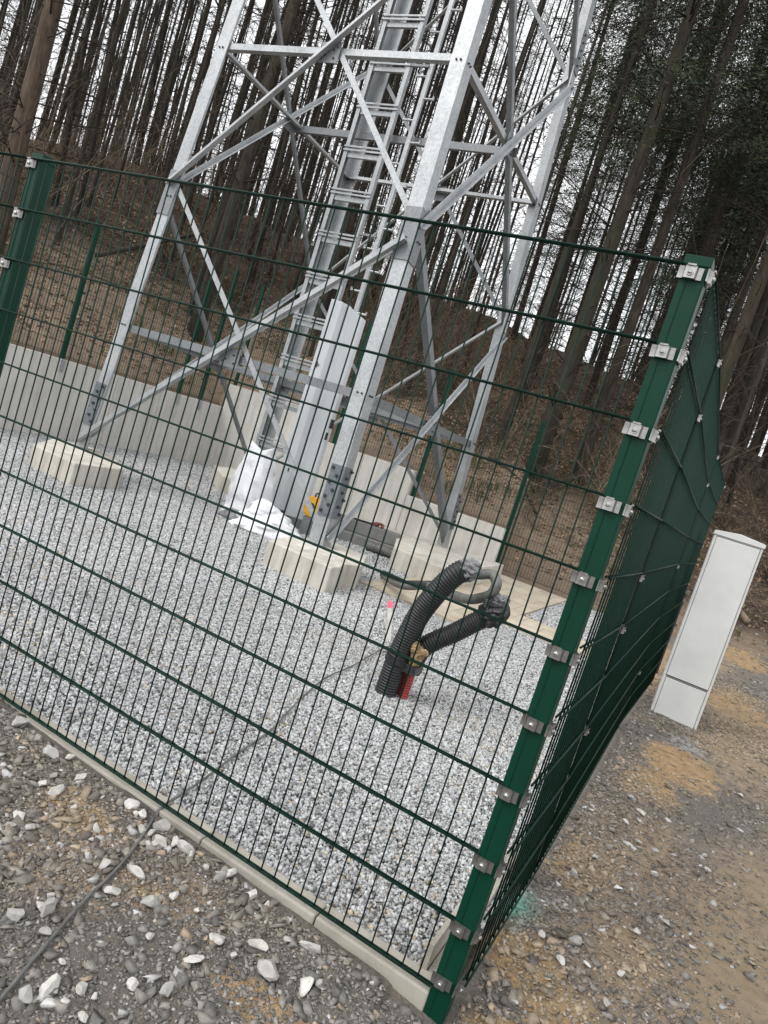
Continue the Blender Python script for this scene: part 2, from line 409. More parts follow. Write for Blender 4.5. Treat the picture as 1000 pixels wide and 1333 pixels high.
CUBE_V = np.array([(x, y, z) for z in (-1, 1) for y in (-1, 1) for x in (-1, 1)], float) * .62
CUBE_F = np.array([(0, 2, 3, 1), (4, 5, 7, 6), (0, 1, 5, 4), (2, 6, 7, 3), (0, 4, 6, 2), (1, 3, 7, 5)])
def rand_rot(n, tilt=None):
    q = rng.normal(size=(n, 4)); q /= np.linalg.norm(q, axis=1)[:, None]
    if tilt is not None:
        a = rng.random(n) * 2 * np.pi; ta = rng.normal(size=(n, 2)) * tilt
        q = np.stack([np.cos(a / 2), ta[:, 0], ta[:, 1], np.sin(a / 2)], 1); q /= np.linalg.norm(q, axis=1)[:, None]
    w, x, y, z = q.T
    return np.stack([1 - 2 * (y * y + z * z), 2 * (x * y - z * w), 2 * (x * z + y * w), 2 * (x * y + z * w), 1 - 2 * (x * x + z * z), 2 * (y * z - x * w),
                     2 * (x * z - y * w), 2 * (y * z + x * w), 1 - 2 * (x * x + y * y)], 1).reshape(n, 3, 3)
def scatter(name, P, size, cols, flat=1.0, tilt=None, mat='stones', jitter=.34):
    n = len(P)
    V = CUBE_V[None] + rng.uniform(-jitter, jitter, (n, 8, 3))
    sc3 = np.stack([size * rng.uniform(.75, 1.35, n), size * rng.uniform(.6, 1.0, n), size * flat * rng.uniform(.5, .95, n)], 1) * .5
    V = V * sc3[:, None, :]
    V = np.einsum('nij,nkj->nki', rand_rot(n, tilt), V) + P[:, None, :]
    F = (CUBE_F[None] + (np.arange(n) * 8)[:, None, None]).reshape(-1, 4)
    me = bpy.data.meshes.new(name); fill(me, V.reshape(-1, 3), F)
    c = me.attributes.new('Col', 'FLOAT_COLOR', 'POINT')
    cc = np.ones((n, 8, 4), np.float32); cc[:, :, :3] = cols[:, None, :]
    c.data.foreach_set('color', cc.ravel())
    me.materials.append(M[mat])
    o = bpy.data.objects.new(name, me); COL.objects.link(o)
    return tag(o, kind='stuff')

# ---- paths and gravel in the compound
MAIN = [(-2.62, 4.56), (-1.36, 4.56), (-1.36, 9.25), (-2.62, 9.25)]
SIDE = [(-1.355, 5.45), (.02, 5.45), (.02, 6.30), (-1.355, 6.30)]
mb = MB().add([(x, y, -.055) for x, y in [(WALL_X - .02, .05), (.07, .05), (.07, WALL_Y + .3), (WALL_X - .02, WALL_Y + .3)]], [(0, 1, 2, 3)])
tag(obj('gravel_bed', mb, 'gravel'), kind='structure')
tag(obj('path', MB().prism(MAIN, -.12, -.018).prism(SIDE, -.12, -.018), 'paver'), kind='structure')
tag(obj('concrete_apron', MB().prism([(-5.2, 8.75), (-2.66, 8.62), (-2.66, 9.28), (-5.2, 9.28)], -.1, .03), 'foot'), kind='structure')

def gravel_pts(n, x0, x1, y0, y1):
    P = np.stack([rng.uniform(x0, x1, n), rng.uniform(y0, y1, n)], 1)
    k = np.ones(n, bool)
    for poly in (MAIN, SIDE):
        xs = [p[0] for p in poly]; ys = [p[1] for p in poly]
        e = .02
        k &= ~((P[:, 0] > min(xs) - e) & (P[:, 0] < max(xs) + e) & (P[:, 1] > min(ys) - e) & (P[:, 1] < max(ys) + e))
    # keep what the picture's field of view can reach
    az = np.degrees(np.arctan2(P[:, 1] - CY, P[:, 0] - CX)); k &= (az > 82) & (az < 151)
    return P[k]
def gravel_cols(P):
    n = len(P)
    t = rng.random(n)
    g = np.where(t < .50, rng.uniform(.46, .66, n), np.where(t < .88, rng.uniform(.31, .48, n), rng.uniform(.12, .25, n)))
    g = g * (.80 + .42 * fbm(P[:, 0], P[:, 1], .9))
    c = np.stack([g * .985, g * .995, g], 1)
    br = rng.random(n) < .02 + .07 * (fbm(P[:, 0] + 9, P[:, 1], 1.3) > .56)
    c[br] = c[br] * np.array([.95, .80, .60])
    return c
near = gravel_pts(125000, -2.9, .04, .092, 2.6)
mid = np.concatenate([gravel_pts(205000, -8.7, .04, 2.6, 5.6), gravel_pts(85000, -6.0, -2.9, .4, 2.6)])
far = gravel_pts(80000, -8.8, .04, 5.4, 9.2)
P2 = np.concatenate([near, mid, far]); n = len(P2)
sz = np.concatenate([rng.uniform(.010, .023, len(near)), rng.uniform(.015, .028, len(mid)), rng.uniform(.021, .036, len(far))])
z = -.050 + rng.uniform(0, .012, n) + (fbm(P2[:, 0], P2[:, 1], 1.1) - .47) * .03 + (fbm(P2[:, 0] + 4, P2[:, 1], 4) - .47) * .014 - .016 * np.exp(-((P2[:, 1] - .08) / .12) ** 2)
scatter('gravel', np.column_stack([P2, z]), sz, gravel_cols(P2))

# ---- rubble outside the fence
def rubble(n, x0, x1, y0, y1, s0, s1, dens):
    P = np.stack([rng.uniform(x0, x1, n), rng.uniform(y0, y1, n)], 1)
    k = (P[:, 1] < -.035) | (P[:, 0] > .125 + .016 * P[:, 1])
    k &= rng.random(n) < dens(P[:, 0], P[:, 1])
    P = P[k]; s = s0 + (s1 - s0) * rng.random(len(P)) ** 3.2
    return P, s
def d_all(x, y): return np.clip(.25 + 2.6 * (fbm(x, y, 1.9) - .36), .12, 1)
def d_right(x, y):
    d = np.clip(.16 + 3.4 * (fbm(x + 5, y, 1.3) - .47), .15, 1)
    for bx, by, r in ((1.1, 1.9, .4), (.58, 3.3, .30), (1.0, 6.0, .6), (.9, 1.2, .4), (.92, 4.2, .4)):
        d = d * (1 - .8 * np.exp(-((x - bx) ** 2 + (y - by) ** 2) / r ** 2))
    return np.clip(d + .55 * np.exp(-((x - .22) / .12) ** 2) + .8 * np.exp(-((x - .32) ** 2 / .03 + (y - 2.0) ** 2 / .35)) + .8 * np.exp(-((x - .55) ** 2 / .10 + (y - 4.3) ** 2 / .12)) + .7 * np.exp(-((x - 1.25) ** 2 / .15 + (y - 7.5) ** 2 / 2)) + .6 * np.exp(-((x - .62) ** 2 / .01 + (y - .95) ** 2 / .5)), 0, 1)
parts = [rubble(100000, -2.6, .35, -1.15, -.03, .004, .018, lambda x, y: d_all(x, y) * .55 + .45), rubble(11000, -2.4, .3, -1.1, -.03, .012, .048, lambda x, y: d_all(x, y) * .8 + .2),
         rubble(75000, .12, 1.6, -.6, 3.2, .005, .022, d_right), rubble(7000, .12, 1.5, -.4, 3.2, .016, .052, d_right),
         rubble(54000, .13, 2.6, 3.0, 8, .010, .04, d_right), rubble(9000, .2, 3.4, 7.5, 14, .02, .07, d_right)]
P2 = np.concatenate([p for p, s in parts]); sz = np.concatenate([s for p, s in parts]); n = len(P2)
g = rng.uniform(.10, .27, n); warm = rng.random(n) * .5 + .4 * (fbm(P2[:, 0], P2[:, 1], 2.2) > .5)
warm = warm + .35 * (P2[:, 0] > .1)
c = np.stack([g * (1.02 + .10 * warm), g * (.985 - .02 * warm), g * (.93 - .17 * warm)], 1)
pale = rng.random(n) < .05 + .05 * np.exp(-((P2[:, 0] - .35) ** 2 / .05 + (P2[:, 1] - 2.1) ** 2 / .5)); c[pale] = rng.uniform(.30, .55, (pale.sum(), 1)) * np.array([1, .985, .96])
sw = blob_field(P2[:, 0], P2[:, 1], SAND) * np.where(P2[:, 1] < -.02, .45, 1) + (fbm(P2[:, 0], P2[:, 1], 3) - .47) * .9
och = rng.random(n) < np.clip((sw - .25) * 2.2, .05, .86); c[och] = rng.uniform(.20, .42, (och.sum(), 1)) * np.array([1.06, .84, .60])
pt = np.exp(-((P2[:, 0] - .125) / .055) ** 2 - ((P2[:, 1] - .66) / .12) ** 2) * .7; c = c * np.where((P2[:, 0] > .12) & (P2[:, 1] > -.02), 1, 1)[:, None] * (1 - pt[:, None]) + pt[:, None] * np.array([.15, .38, .30])
z = height(P2[:, 0], P2[:, 1]) + sz * .06
scatter('rubble', np.column_stack([P2, z]), sz, c, flat=.55, tilt=.14, jitter=.46)

# ---- single pale stones that can be pointed at
def stone_mesh(seed):
    r = random.Random(seed); bm = bmesh.new(); bmesh.ops.create_icosphere(bm, subdivisions=2, radius=.5)
    planes = [Vector((r.uniform(-1, 1), r.uniform(-1, 1), r.uniform(-1, 1))).normalized() for _ in range(11)]
    hs = [r.uniform(.16, .40) for _ in planes]
    for v in bm.verts:
        for p, h in zip(planes, hs):
            d = v.co.dot(p)
            if d > h: v.co -= p * (d - h)
        v.co += Vector((r.uniform(-1, 1), r.uniform(-1, 1), r.uniform(-1, 1))) * .012
    bm.normal_update(); me = bpy.data.meshes.new('stone'); bm.to_mesh(me); bm.free(); me.materials.append(M['palestone']); return me
SM = [stone_mesh(i) for i in range(9)]
spots = [(-1.2 + .9 * random.random() ** .8 - .35 * random.random(), -.08 - .6 * random.random() ** 1.3, random.uniform(.025, .055)) for _ in range(34)] + [(-1.777, .0, .05), (-1.632, -.06, .06), (-1.504, -.075, .05), (-1.351, -.06, .045), (-1.40, -.10, .05), (-1.247, -.10, .06), (-1.045, -.06, .05), (-.985, -.07, .055), (-.903, -.06, .045), (-.69, -.09, .05), (-.619, -.06, .055), (-.683, -.426, .035), (-.613, -.385, .055), (-.701, -.298, .045), (-.866, -.121, .05), (-.757, -.373, .035), (-.485, -.36, .04), (-.399, -.189, .055), (-.495, -.256, .05), (-.288, -.098, .06), (-.879, -.487, .05), (-.858, -.526, .045), (-.881, -.593, .04), (-.672, -.714, .06), (-.649, -.672, .055), (-.693, -.60, .03), (-.604, -.613, .055), (-.504, -.362, .03), (-.23, -.21, .05), (-.204, -.168, .035), (-.795, -.573, .05), (-.769, -.262, .03), (-.523, -.064, .05), (-.47, -.06, .04), (-.35, -.12, .05), (-.33, -.24, .06), (-.26, -.27, .045), (-.42, -.27, .05), (-1.15, -.2, .04), (-1.0, -.25, .035)]
for i, (x, y, s) in enumerate(spots):
    o = bpy.data.objects.new('stone', SM[i % 9]); COL.objects.link(o)
    y = min(y, -.055)
    s *= random.uniform(.55, 1.4); o.location = (x, y, float(height(x, y)) + s * .15 + .004); o.scale = (s * random.uniform(.9, 1.5), s * random.uniform(.65, 1), s * random.uniform(.5, .8)); o.rotation_euler = (random.uniform(-.4, .4), random.uniform(-.4, .4), random.uniform(0, 6.3))
    tag(o, 'pale angular stone lying loose on the dark rubble outside the front kerb', 'stone', 'pale stones on the rubble outside the front kerb')
for i, (x, y, s) in enumerate([(.26, 1.12, .06), (.34, .60, .06), (.24, .53, .05), (.32, .46, .045), (.42, 1.21, .055), (.48, .42, .04), (.30, 1.38, .05), (.38, 1.9, .05), (.46, 1.75, .05), (.55, 1.5, .05), (.75, 2.0, .05), (.36, 2.3, .06), (.43, 2.15, .06), (.52, .95, .055), (.62, 1.15, .045), (.95, 3.2, .07), (.5, .62, .05), (.40, .52, .04)]):
    o = bpy.data.objects.new('stone', SM[(i * 2) % 9]); COL.objects.link(o)
    o.location = (x, y, float(height(x, y)) + s * .12 + .008); o.scale = (s * random.uniform(.7, 1.2), s * random.uniform(.5, .8), s * random.uniform(.3, .5)); o.rotation_euler = (random.uniform(-.3, .3), random.uniform(-.3, .3), random.uniform(0, 6.3))
    tag(o, 'pale flat stone lying on the sandy earth beside the edge-on side fence', 'stone', 'pale stones on the sandy earth beside the side fence')

# ------------------------------------------------------------------ kerbs
xs = [.045, -.335, -.785, -.976, -1.893, -2.893, -3.893, -4.893]
for i in range(len(xs) - 1):
    a, b = xs[i] - .002, xs[i + 1] + .002
    k = obj('kerb_stone', MB().box(((a + b) / 2, .038, -.125), (a - b, .080, .202)), 'kerb', bevel=.006, loc=((a + b) / 2, .036, -.23))
    k.location = ((a + b) / 2, .036 + random.uniform(-.002, .002), -.23); k.rotation_euler.z = random.uniform(-.003, .003)
    tag(k, ['short kerb stone at the green corner post', 'kerb stone second from the green corner post', 'narrow kerb stone crossed by the thin black cable', 'long kerb stone running from the black cable to the picture edge'][i] if i < 4 else 'kerb stone under the mesh fence beyond the picture edge', 'kerb', None if i < 4 else 'kerb stones beyond the picture edge')
k = obj('kerb_stone', MB().add([(.005, .075, -.2), (.045, .075, -.2), (.045, 2.5, -.2), (.005, 2.5, -.2), (.005, .075, -.03), (.045, .075, -.03), (.045, 2.5, -.03), (.005, 2.5, -.03)], [(0, 1, 2, 3), (4, 5, 6, 7), (0, 1, 5, 4), (1, 2, 6, 5), (2, 3, 7, 6), (3, 0, 4, 7)]), 'kerb', loc=(.02, .075, -.2), bevel=.004)
tag(k, 'kerb edging under the edge-on side fence behind the corner post', 'kerb')
k = obj('kerb_stone', MB().prism([(-.012, .075), (.003, .075), (.003, .40), (-.012, .33)], -.1, .05), 'kerb', loc=(0, .075, -.1))
tag(k, 'beige upright concrete chip wedged behind the green corner post', 'kerb')

# ------------------------------------------------------------------ fences
def panel(p, q, z0, rows, pitch=.05, dz=.2, rv=.0026, rh=.0034, off=.0058, start=None, n=6, top=.0):
    """double-rod mesh panel between plan points p and q"""
    mb = MB(); p = Vector((*p, 0)); q = Vector((*q, 0)); L = (q - p).length; u = (q - p) / L; nrm = Vector((u.y, -u.x, 0))
    k = pitch if start is None else start
    H = (rows - 1) * dz
    while k < L - .004:
        a = p + u * k
        mb.tube([a + Vector((0, 0, z0 - .004)), a + Vector((0, 0, z0 + H + .006 + top))], rv, n); k += pitch
    for r in range(rows):
        z = Vector((0, 0, z0 + r * dz))
        for s in (-1, 1): mb.tube([p + z + nrm * off * s, q + z + nrm * off * s], rh, n)
    return mb
def clamp_mesh():
    mb = MB()
    prof = [(-.029, .004), (-.017, .004), (-.013, .013), (.013, .013), (.017, .004), (.029, .004), (.029, .0), (-.029, .0)]
    vs = [(x, -y, -.015) for x, y in prof] + [(x, -y, .015) for x, y in prof]; n = len(prof)
    mb.add(vs, [(i, (i + 1) % n, n + (i + 1) % n, n + i) for i in range(n)] + [tuple(range(n)), tuple(range(n, 2 * n))[::-1]])
    mb.box((0, -.0145, .017), (.02, .005, .004))
    mb.cyl((0, -.0131, -.001), (0, -.0165, -.001), .0085, 14)
    mb.tube([(0, -.0168, -.001), (0, -.0195, -.001)], [.0065, .003], 12)
    return mb
def post_mb(cx, cy, z0, z1, w=.06, d=.06):
    mb = MB(); x0, x1, y0, y1 = cx - w / 2, cx + w / 2, cy - d / 2, cy + d / 2
    t = .0022
    prof = [(x0, y0), (x0 + .0165, y0), (x0 + .0185, y0 - t), (x0 + .0205, y0), (x1 - .004, y0), (x1 - .002, y0 - t), (x1, y0), (x1, y1), (x0, y1)]
    n = len(prof)
    mb.add([(x, y, z0) for x, y in prof] + [(x, y, z1) for x, y in prof], [(i, (i + 1) % n, n + (i + 1) % n, n + i) for i in range(n)] + [tuple(range(n))[::-1], tuple(range(n, 2 * n))])
    return mb
def cap_mb(cx, cy, z, w=.06, d=.06):
    a = .0035; mb = MB().prism([(cx - w / 2 - a, cy - d / 2 - a), (cx + w / 2 + a, cy - d / 2 - a), (cx + w / 2 + a, cy + d / 2 + a), (cx - w / 2 - a, cy + d / 2 + a)], z - .02, z + .006)
    o = len(mb.v)
    mb.add([(cx - w / 2 - a, cy - d / 2 - a, z + .006), (cx + w / 2 + a, cy - d / 2 - a, z + .006), (cx + w / 2 + a, cy + d / 2 + a, z + .006), (cx - w / 2 - a, cy + d / 2 + a, z + .006), (cx, cy, z + .016)], [(0, 1, 4), (1, 2, 4), (2, 3, 4), (3, 0, 4)])
    return mb
ff = thing('mesh_fence', (0, 0, -.1), 'green wire mesh fence across the front with square green corner post and steel clamps', 'fence')
obj('wire_panel', panel((.043, 0), (-2.475, 0), 0, 11, start=.043), 'wire', ff, True)
obj('wire_panel', panel((-2.487, 0), (-5.0, 0), 0, 11, start=.04), 'wire', ff, True)
cp = obj('post', post_mb(.0725, .035, -.45, 2.02), 'green', ff)
obj('post_cap', cap_mb(.0725, .035, 2.02), 'green', cp, bevel=.002)
lp = obj('post', post_mb(-2.428, .038, -.3, 2.02), 'green', ff)
obj('post_cap', cap_mb(-2.428, .038, 2.02), 'green', lp, bevel=.002)
cm = mesh_of('clamp', clamp_mesh(), 'clamp')
def clamp(parent, loc, rz=0):
    o = bpy.data.objects.new('clamp', cm); COL.objects.link(o); o.parent = parent; BASE[o] = BASE[parent]
    o.location = Vector(loc) - BASE[parent]; o.rotation_euler = (random.uniform(-.03, .03), random.uniform(-.03, .03), rz); return o
for r in range(11):
    z = .2 * r - .020 + random.uniform(-.004, .004)
    if r == 0: z = .024
    clamp(cp, (.064, .0025, z)); clamp(cp, (.1035, .020, z), R(90))
    clamp(lp, (-2.452, .0055, z))

side = thing('mesh_fence', (.11, 0, -.1), 'green mesh fence seen edge-on running back from the corner post to the white cabinet', 'fence')
SP = [(.112, .075), (.128, .85), (.140, 3.50), (.215, 5.62)]
obj('wire_panel', panel(SP[0], SP[1], 0, 11, start=.03), 'wire', side, True)
obj('wire_panel', panel(SP[1], SP[2], 0, 11, start=.015), 'wire', side, True)
obj('wire_panel', panel(SP[2], SP[3], 0, 11, start=.015), 'wire', side, True)
for i in (1, 2, 3):
    x, y = SP[i]; px = x - .038
    p = obj('post', post_mb(px, y, -.3, 2.02), 'green', side)
    obj('post_cap', cap_mb(px, y, 2.02), 'green', p, bevel=.002)
    for r in ((10, 9, 6, 5, 3), (10, 9, 6, 2), (10, 7))[i - 1]: clamp(p, (x + .004, y, .2 * r - .02), R(90)).scale = (.7, .7, .8)

back = thing('mesh_fence', (-4.5, WALL_Y, 0), 'fine green mesh fence standing on the stepped concrete wall behind the tower', 'fence')
bx = [WALL_X + .05, -6.25, -4.43, -2.645, -.35]; tops = [1.62, 1.62, 1.14, .70, 0]
by = WALL_Y + .14
for i in range(4):
    z0 = [1.62, 1.14, .70, .02][i] + .02
    obj('wire_panel', panel((bx[i] + .03, by), (bx[i + 1] - .03, by), z0, 10, n=4, rv=.0032, rh=.004), 'farwire', back)
ptop = [3.62, 3.42, 2.95, 2.50, 1.9]; pbot = [1.62, 1.14, .70, -.1, -.1]
for i in range(5):
    p = obj('post', post_mb(bx[i], by - .045, pbot[i] - (.25 if i < 3 else 0), ptop[i], .06, .04), 'green', back)
    obj('post_cap', cap_mb(bx[i], by - .045, ptop[i], .06, .04), 'green', p)
leftf = thing('mesh_fence', (WALL_X - .1, 5.5, 0), 'fine green mesh fence on top of the receding concrete wall below the bare slope', 'fence')
lx = WALL_X - .06
obj('wire_panel', panel((lx - .03, 3.02), (lx - .03, 5.49), 1.17, 11, n=4, rv=.0032, rh=.004), 'farwire', leftf)
obj('wire_panel', panel((lx - .03, 5.55), (lx - .03, 8.02), 1.17, 11, n=4, rv=.0032, rh=.004), 'farwire', leftf)
obj('wire_panel', panel((lx - .03, 8.08), (lx - .03, 9.0), 1.17, 11, n=4, rv=.0032, rh=.004), 'farwire', leftf)
for y, t in ((3.0, 3.2), (5.52, 3.2), (8.05, 3.2), (8.65, 3.62)):
    p = obj('post', post_mb(lx + .012, y, 1.132, t, .06, .06), 'green', leftf)
    obj('post_cap', cap_mb(lx + .012, y, t, .06, .06), 'green', p)
    b = MB().box((WALL_X + .006, y, 1.03), (.008, .07, .19))
    for dz in (-.06, 0, .06): b.cyl((WALL_X + .01, y, 1.03 + dz), (WALL_X + .02, y, 1.03 + dz), .012, 6)
    obj('fixing_bracket', b, 'galv', p)

# ------------------------------------------------------------------ retaining walls
lw = thing('retaining_wall', (WALL_X - .07, 5, -.1), 'pale precast concrete retaining wall of upright elements receding along the slope', 'wall')
y = .6
while y < 9.2:
    y2 = y + 1.0 if y < 8.1 else 9.44
    h = 1.125 + random.uniform(-.004, .004); d = random.uniform(-.004, .004)
    obj('wall_element', MB().box((WALL_X - .07 + d, (y + y2) / 2, (h - .2) / 2), (.14, y2 - y - .009, h + .2)), 'conc', lw, bevel=.006); y = y2
bw = thing('retaining_wall', (-5.5, WALL_Y + .07, -.1), 'pale concrete retaining wall behind the tower whose top steps down three times', 'wall')
x = WALL_X + .0
steps = [(-6.55, 1.60), (-4.50, 1.12), (-2.66, .685)]
for xe, h in steps:
    nn = max(1, round((xe - x) / 1.0)); w = (xe - x) / nn
    for i in range(nn):
        a = x + i * w; d = random.uniform(-.004, .004)
        obj('wall_element', MB().box((a + w / 2, WALL_Y + .07 + d, (h - .2) / 2), (w - .009, .14, h + .2)), 'conc', bw, bevel=.006)
    x = xe

# ------------------------------------------------------------------ footings
FT = {'F': ([(-3.23, 3.63), (-2.49, 3.58), (-2.51, 3.79), (-2.585, 3.96), (-3.33, 4.02)], [(-3.35, 4.035), (-2.575, 3.975), (-2.51, 4.21), (-2.62, 4.47), (-2.8, 4.85), (-3.35, 4.85)]),
      'L': ([(-6.4, 3.46), (-5.65, 3.41), (-5.68, 4.12), (-6.4, 4.62), (-6.98, 4.66), (-7.05, 4.22)],),
      'R': ([(-3.05, 6.08), (-2.36, 5.92), (-2.26, 6.3), (-2.3, 8.55), (-3.5, 8.55), (-3.45, 7.0)],),
      'B': ([(-6.28, 6.62), (-5.62, 6.9), (-5.7, 7.6), (-6.3, 8.6), (-7.2, 8.6), (-7.2, 7.5)],)}
flab = {'F': 'cracked pale concrete footing under the front tower leg, nearest the fence', 'L': 'pale concrete footing under the outermost tower leg near the receding wall',
        'R': 'pale concrete footing behind the corrugated pipes carrying the far right leg', 'B': 'pale concrete footing at the back partly hidden by the white sack'}
for k, polys in FT.items():
    t = thing('concrete_footing', (*polys[0][0], -.05), flab[k], 'footing')
    for p in polys: obj('block', MB().prism(p, -.2, .2 if k != 'R' else .215), 'foot', t, bevel=.012)

# ------------------------------------------------------------------ lattice tower
TX, TY, TS, TT = -4.917, 6.187, 1.854, .0425
SG = {'L': (-1, -1), 'F': (1, -1), 'R': (1, 1), 'B': (-1, 1)}
def cor(n, z):
    s = TS - TT * (z - .2); a, b = SG[n]; return Vector((TX + a * s, TY + b * s, z))
tw = thing('lattice_tower', (TX, TY, .2), 'galvanised steel lattice tower on four angle legs standing on the gravel', 'tower')
bolt_mb = MB().tube([(0, 0, 0), (0, 0, .016)], .019, 6).tube([(0, 0, .016), (0, 0, .030)], .011, 8)
bolt_me = mesh_of('bolt', bolt_mb, 'bolt')
def bolt(parent, p, n, s=1):
    o = bpy.data.objects.new('bolt', bolt_me); COL.objects.link(o); o.parent = parent; BASE[o] = BASE[parent]
    o.location = Vector(p) - BASE[parent]; o.rotation_euler = Vector(n).to_track_quat('Z', 'Y').to_euler(); o.scale = (s,) * 3
ZT = 10.2
for n, (a, b) in SG.items():
    d1, d2 = Vector((-a, 0, 0)), Vector((0, -b, 0))
    lg = obj('leg', MB().angle(cor(n, .12), cor(n, ZT), .175, .016, d1, d2), 'galv', tw)
    o1, o2 = -d2, -d1        # outward normals of the flanges lying along d1 and d2
    e = o1 * .012 + o2 * .012
    obj('splice_plate', MB().angle(cor(n, .50) + e, cor(n, 1.04) + e, .165, .0118, d1, d2), 'zinc', lg)
    e = o1 * .013 + o2 * .013
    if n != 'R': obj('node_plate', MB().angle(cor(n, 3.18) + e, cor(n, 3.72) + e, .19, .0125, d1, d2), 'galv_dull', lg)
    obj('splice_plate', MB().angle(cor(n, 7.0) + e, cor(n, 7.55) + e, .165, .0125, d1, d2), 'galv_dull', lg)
    for i in range(7):
        z = .55 + i * .075
        off = .06 if i % 2 else .125
        c = cor(n, z)
        bolt(lg, c + d1 * off + o1 * .012, o1); bolt(lg, c + d2 * off + o2 * .012, o2)
    for i in range(5):
        z = 7.08 + i * .1; c = cor(n, z)
        bolt(lg, c + d1 * .12 + o1 * .013, o1, .8); bolt(lg, c + d2 * .12 + o2 * .013, o2, .8)
    for z in (1.79, 5.22):
        c = cor(n, z)
        for off in (.06, .11): bolt(lg, c + d1 * off + o1 * .001, o1, .6); bolt(lg, c + d2 * off + o2 * .001, o2, .6)
    for z in (3.40, 3.58):
        c = cor(n, z)
        for off in (.08, .13): bolt(lg, c + d1 * off + o1 * .013, o1, .6); bolt(lg, c + d2 * off + o2 * .013, o2, .6)
NODES = [.24, 3.50, 6.88, 10.15]; MIDS = [1.77, 5.22, 8.5]
faces = [('L', 'F'), ('F', 'R'), ('R', 'B'), ('B', 'L')]
for fi, (a, b) in enumerate(faces):
    u = (cor(b, 2) - cor(a, 2)).normalized(); nrm = Vector((u.y, -u.x, 0)) # outward
    for k in range(3):
        z0, z1 = NODES[k], NODES[k + 1]; zm = MIDS[k]
        lo, hi = z0 + .02, z1 - (.14 if k == 0 else .06)
        hi2 = z1 + .08
        wA = (.092, .085, .08)[k]; wB = (.062, .062, .06)[k]
        if fi in (1, 3): wA, wB = (.062, .08, .08)[k], (.085, .068, .06)[k]
        if fi >= 2: wA, wB = .055, .055
        # first diagonal outside the flange, second one inside it
        pA, qA = cor(a, lo) + u * .05, cor(b, hi) - u * .05
        s = Vector((0, 0, 1))
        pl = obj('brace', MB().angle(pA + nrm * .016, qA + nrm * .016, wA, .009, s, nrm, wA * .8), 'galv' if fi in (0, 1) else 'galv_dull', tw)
        if fi == 0 and k == 0:
            obj('brace', MB().angle(pA - nrm * .052 + s * .15, qA - nrm * .052 + s * .10, wA * .62, .009, -s, -nrm, wA * .6), 'galv', tw)
        for w_ in (.05, .11):
            dd = (qA - pA).normalized(); bolt(pl, qA - dd * w_ + nrm * .026 + s * .03, nrm, .55)
        pB, qB = cor(b, lo) - u * .05, cor(a, hi2) + u * .05
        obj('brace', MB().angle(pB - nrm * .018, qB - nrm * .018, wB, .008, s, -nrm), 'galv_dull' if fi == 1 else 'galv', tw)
        # horizontals through the crossings
        pH, qH = cor(a, zm) + u * .19, cor(b, zm) - u * .19
        if k == 0:
            pH, qH = cor(a, zm) + u * .03, cor(b, zm) - u * .03
            hz = obj('horizontal', MB().channel(pH - nrm * .0275, qH - nrm * .0275, .09 if fi < 2 else .06, .045, .006, s, -nrm), 'galv_dull', tw)
        else:
            pH, qH = cor(a, zm) + u * .03, cor(b, zm) - u * .03
            hz = obj('horizontal', MB().angle(pH - nrm * .0275, qH - nrm * .0275, .07, .007, s, -nrm), 'galv', tw)
        # gusset at the crossing
        cc = (cor(a, zm) + cor(b, zm)) / 2
        gp = obj('gusset_plate', MB().bar(cc - u * .13 + nrm * .004, cc + u * .13 + nrm * .004, .008, .22), 'galv_dull', tw)
        for dx, dz in ((-.09, -.06), (-.05, -.03), (.05, .03), (.09, .06), (-.07, .06), (.07, -.06)):
            bolt(gp, cc + u * dx + s * dz + nrm * .009, nrm, .6)
# cable ladder and climbing rail in the middle of the tower
LY = 6.2
cl = obj('cable_ladder', MB().channel((-5.555, LY, .25), (-5.555, LY, 9.8), .07, .058, .004, (0, 1, 0), (1, 0, 0)).channel((-4.945, LY, .25), (-4.945, LY, 9.8), .07, .058, .004, (0, 1, 0), (-1, 0, 0)), 'galv', tw)
rung0 = None
for i in range(17):
    z = .36 + .5735 * i
    rm = MB().box((-5.25, LY - .044, z), (.62, .016, .022)).box((-5.25, LY - .044, z + .048), (.62, .016, .022)).box((-5.25, LY + .0, z - .055), (.484, .04, .06))
    obj('rung', rm, 'galv', cl)
cr = MB().box((-4.655, LY, 5.6), (.06, .04, 8.6))
for i in range(30):
    z = 1.5 + .28 * i; sx = 1 if i % 2 else -1
    cr.cyl((-4.655, LY - .008, z), (-4.655 + sx * .17, LY - .008, z), .014, 8); cr.box((-4.655 + sx * .165, LY - .008, z + .014), (.012, .026, .045))
rail = obj('climbing_rail', cr, 'galv', tw)
for z in (3.9, 6.1, 8.3): obj('rail_bracket', MB().bar((-4.95, LY - .025, z), (-4.68, LY - .025, z), .03, .03), 'galv_dull', tw)
# riser beams that carry the ladder
for z in (1.77, 5.22): obj('ladder_beam', MB().channel((TX - TS + .15, LY + .10, z), (TX + TS - .15, LY + .10, z), .09, .05, .006, (0, 0, 1), (0, 1, 0)), 'galv_dull', tw)

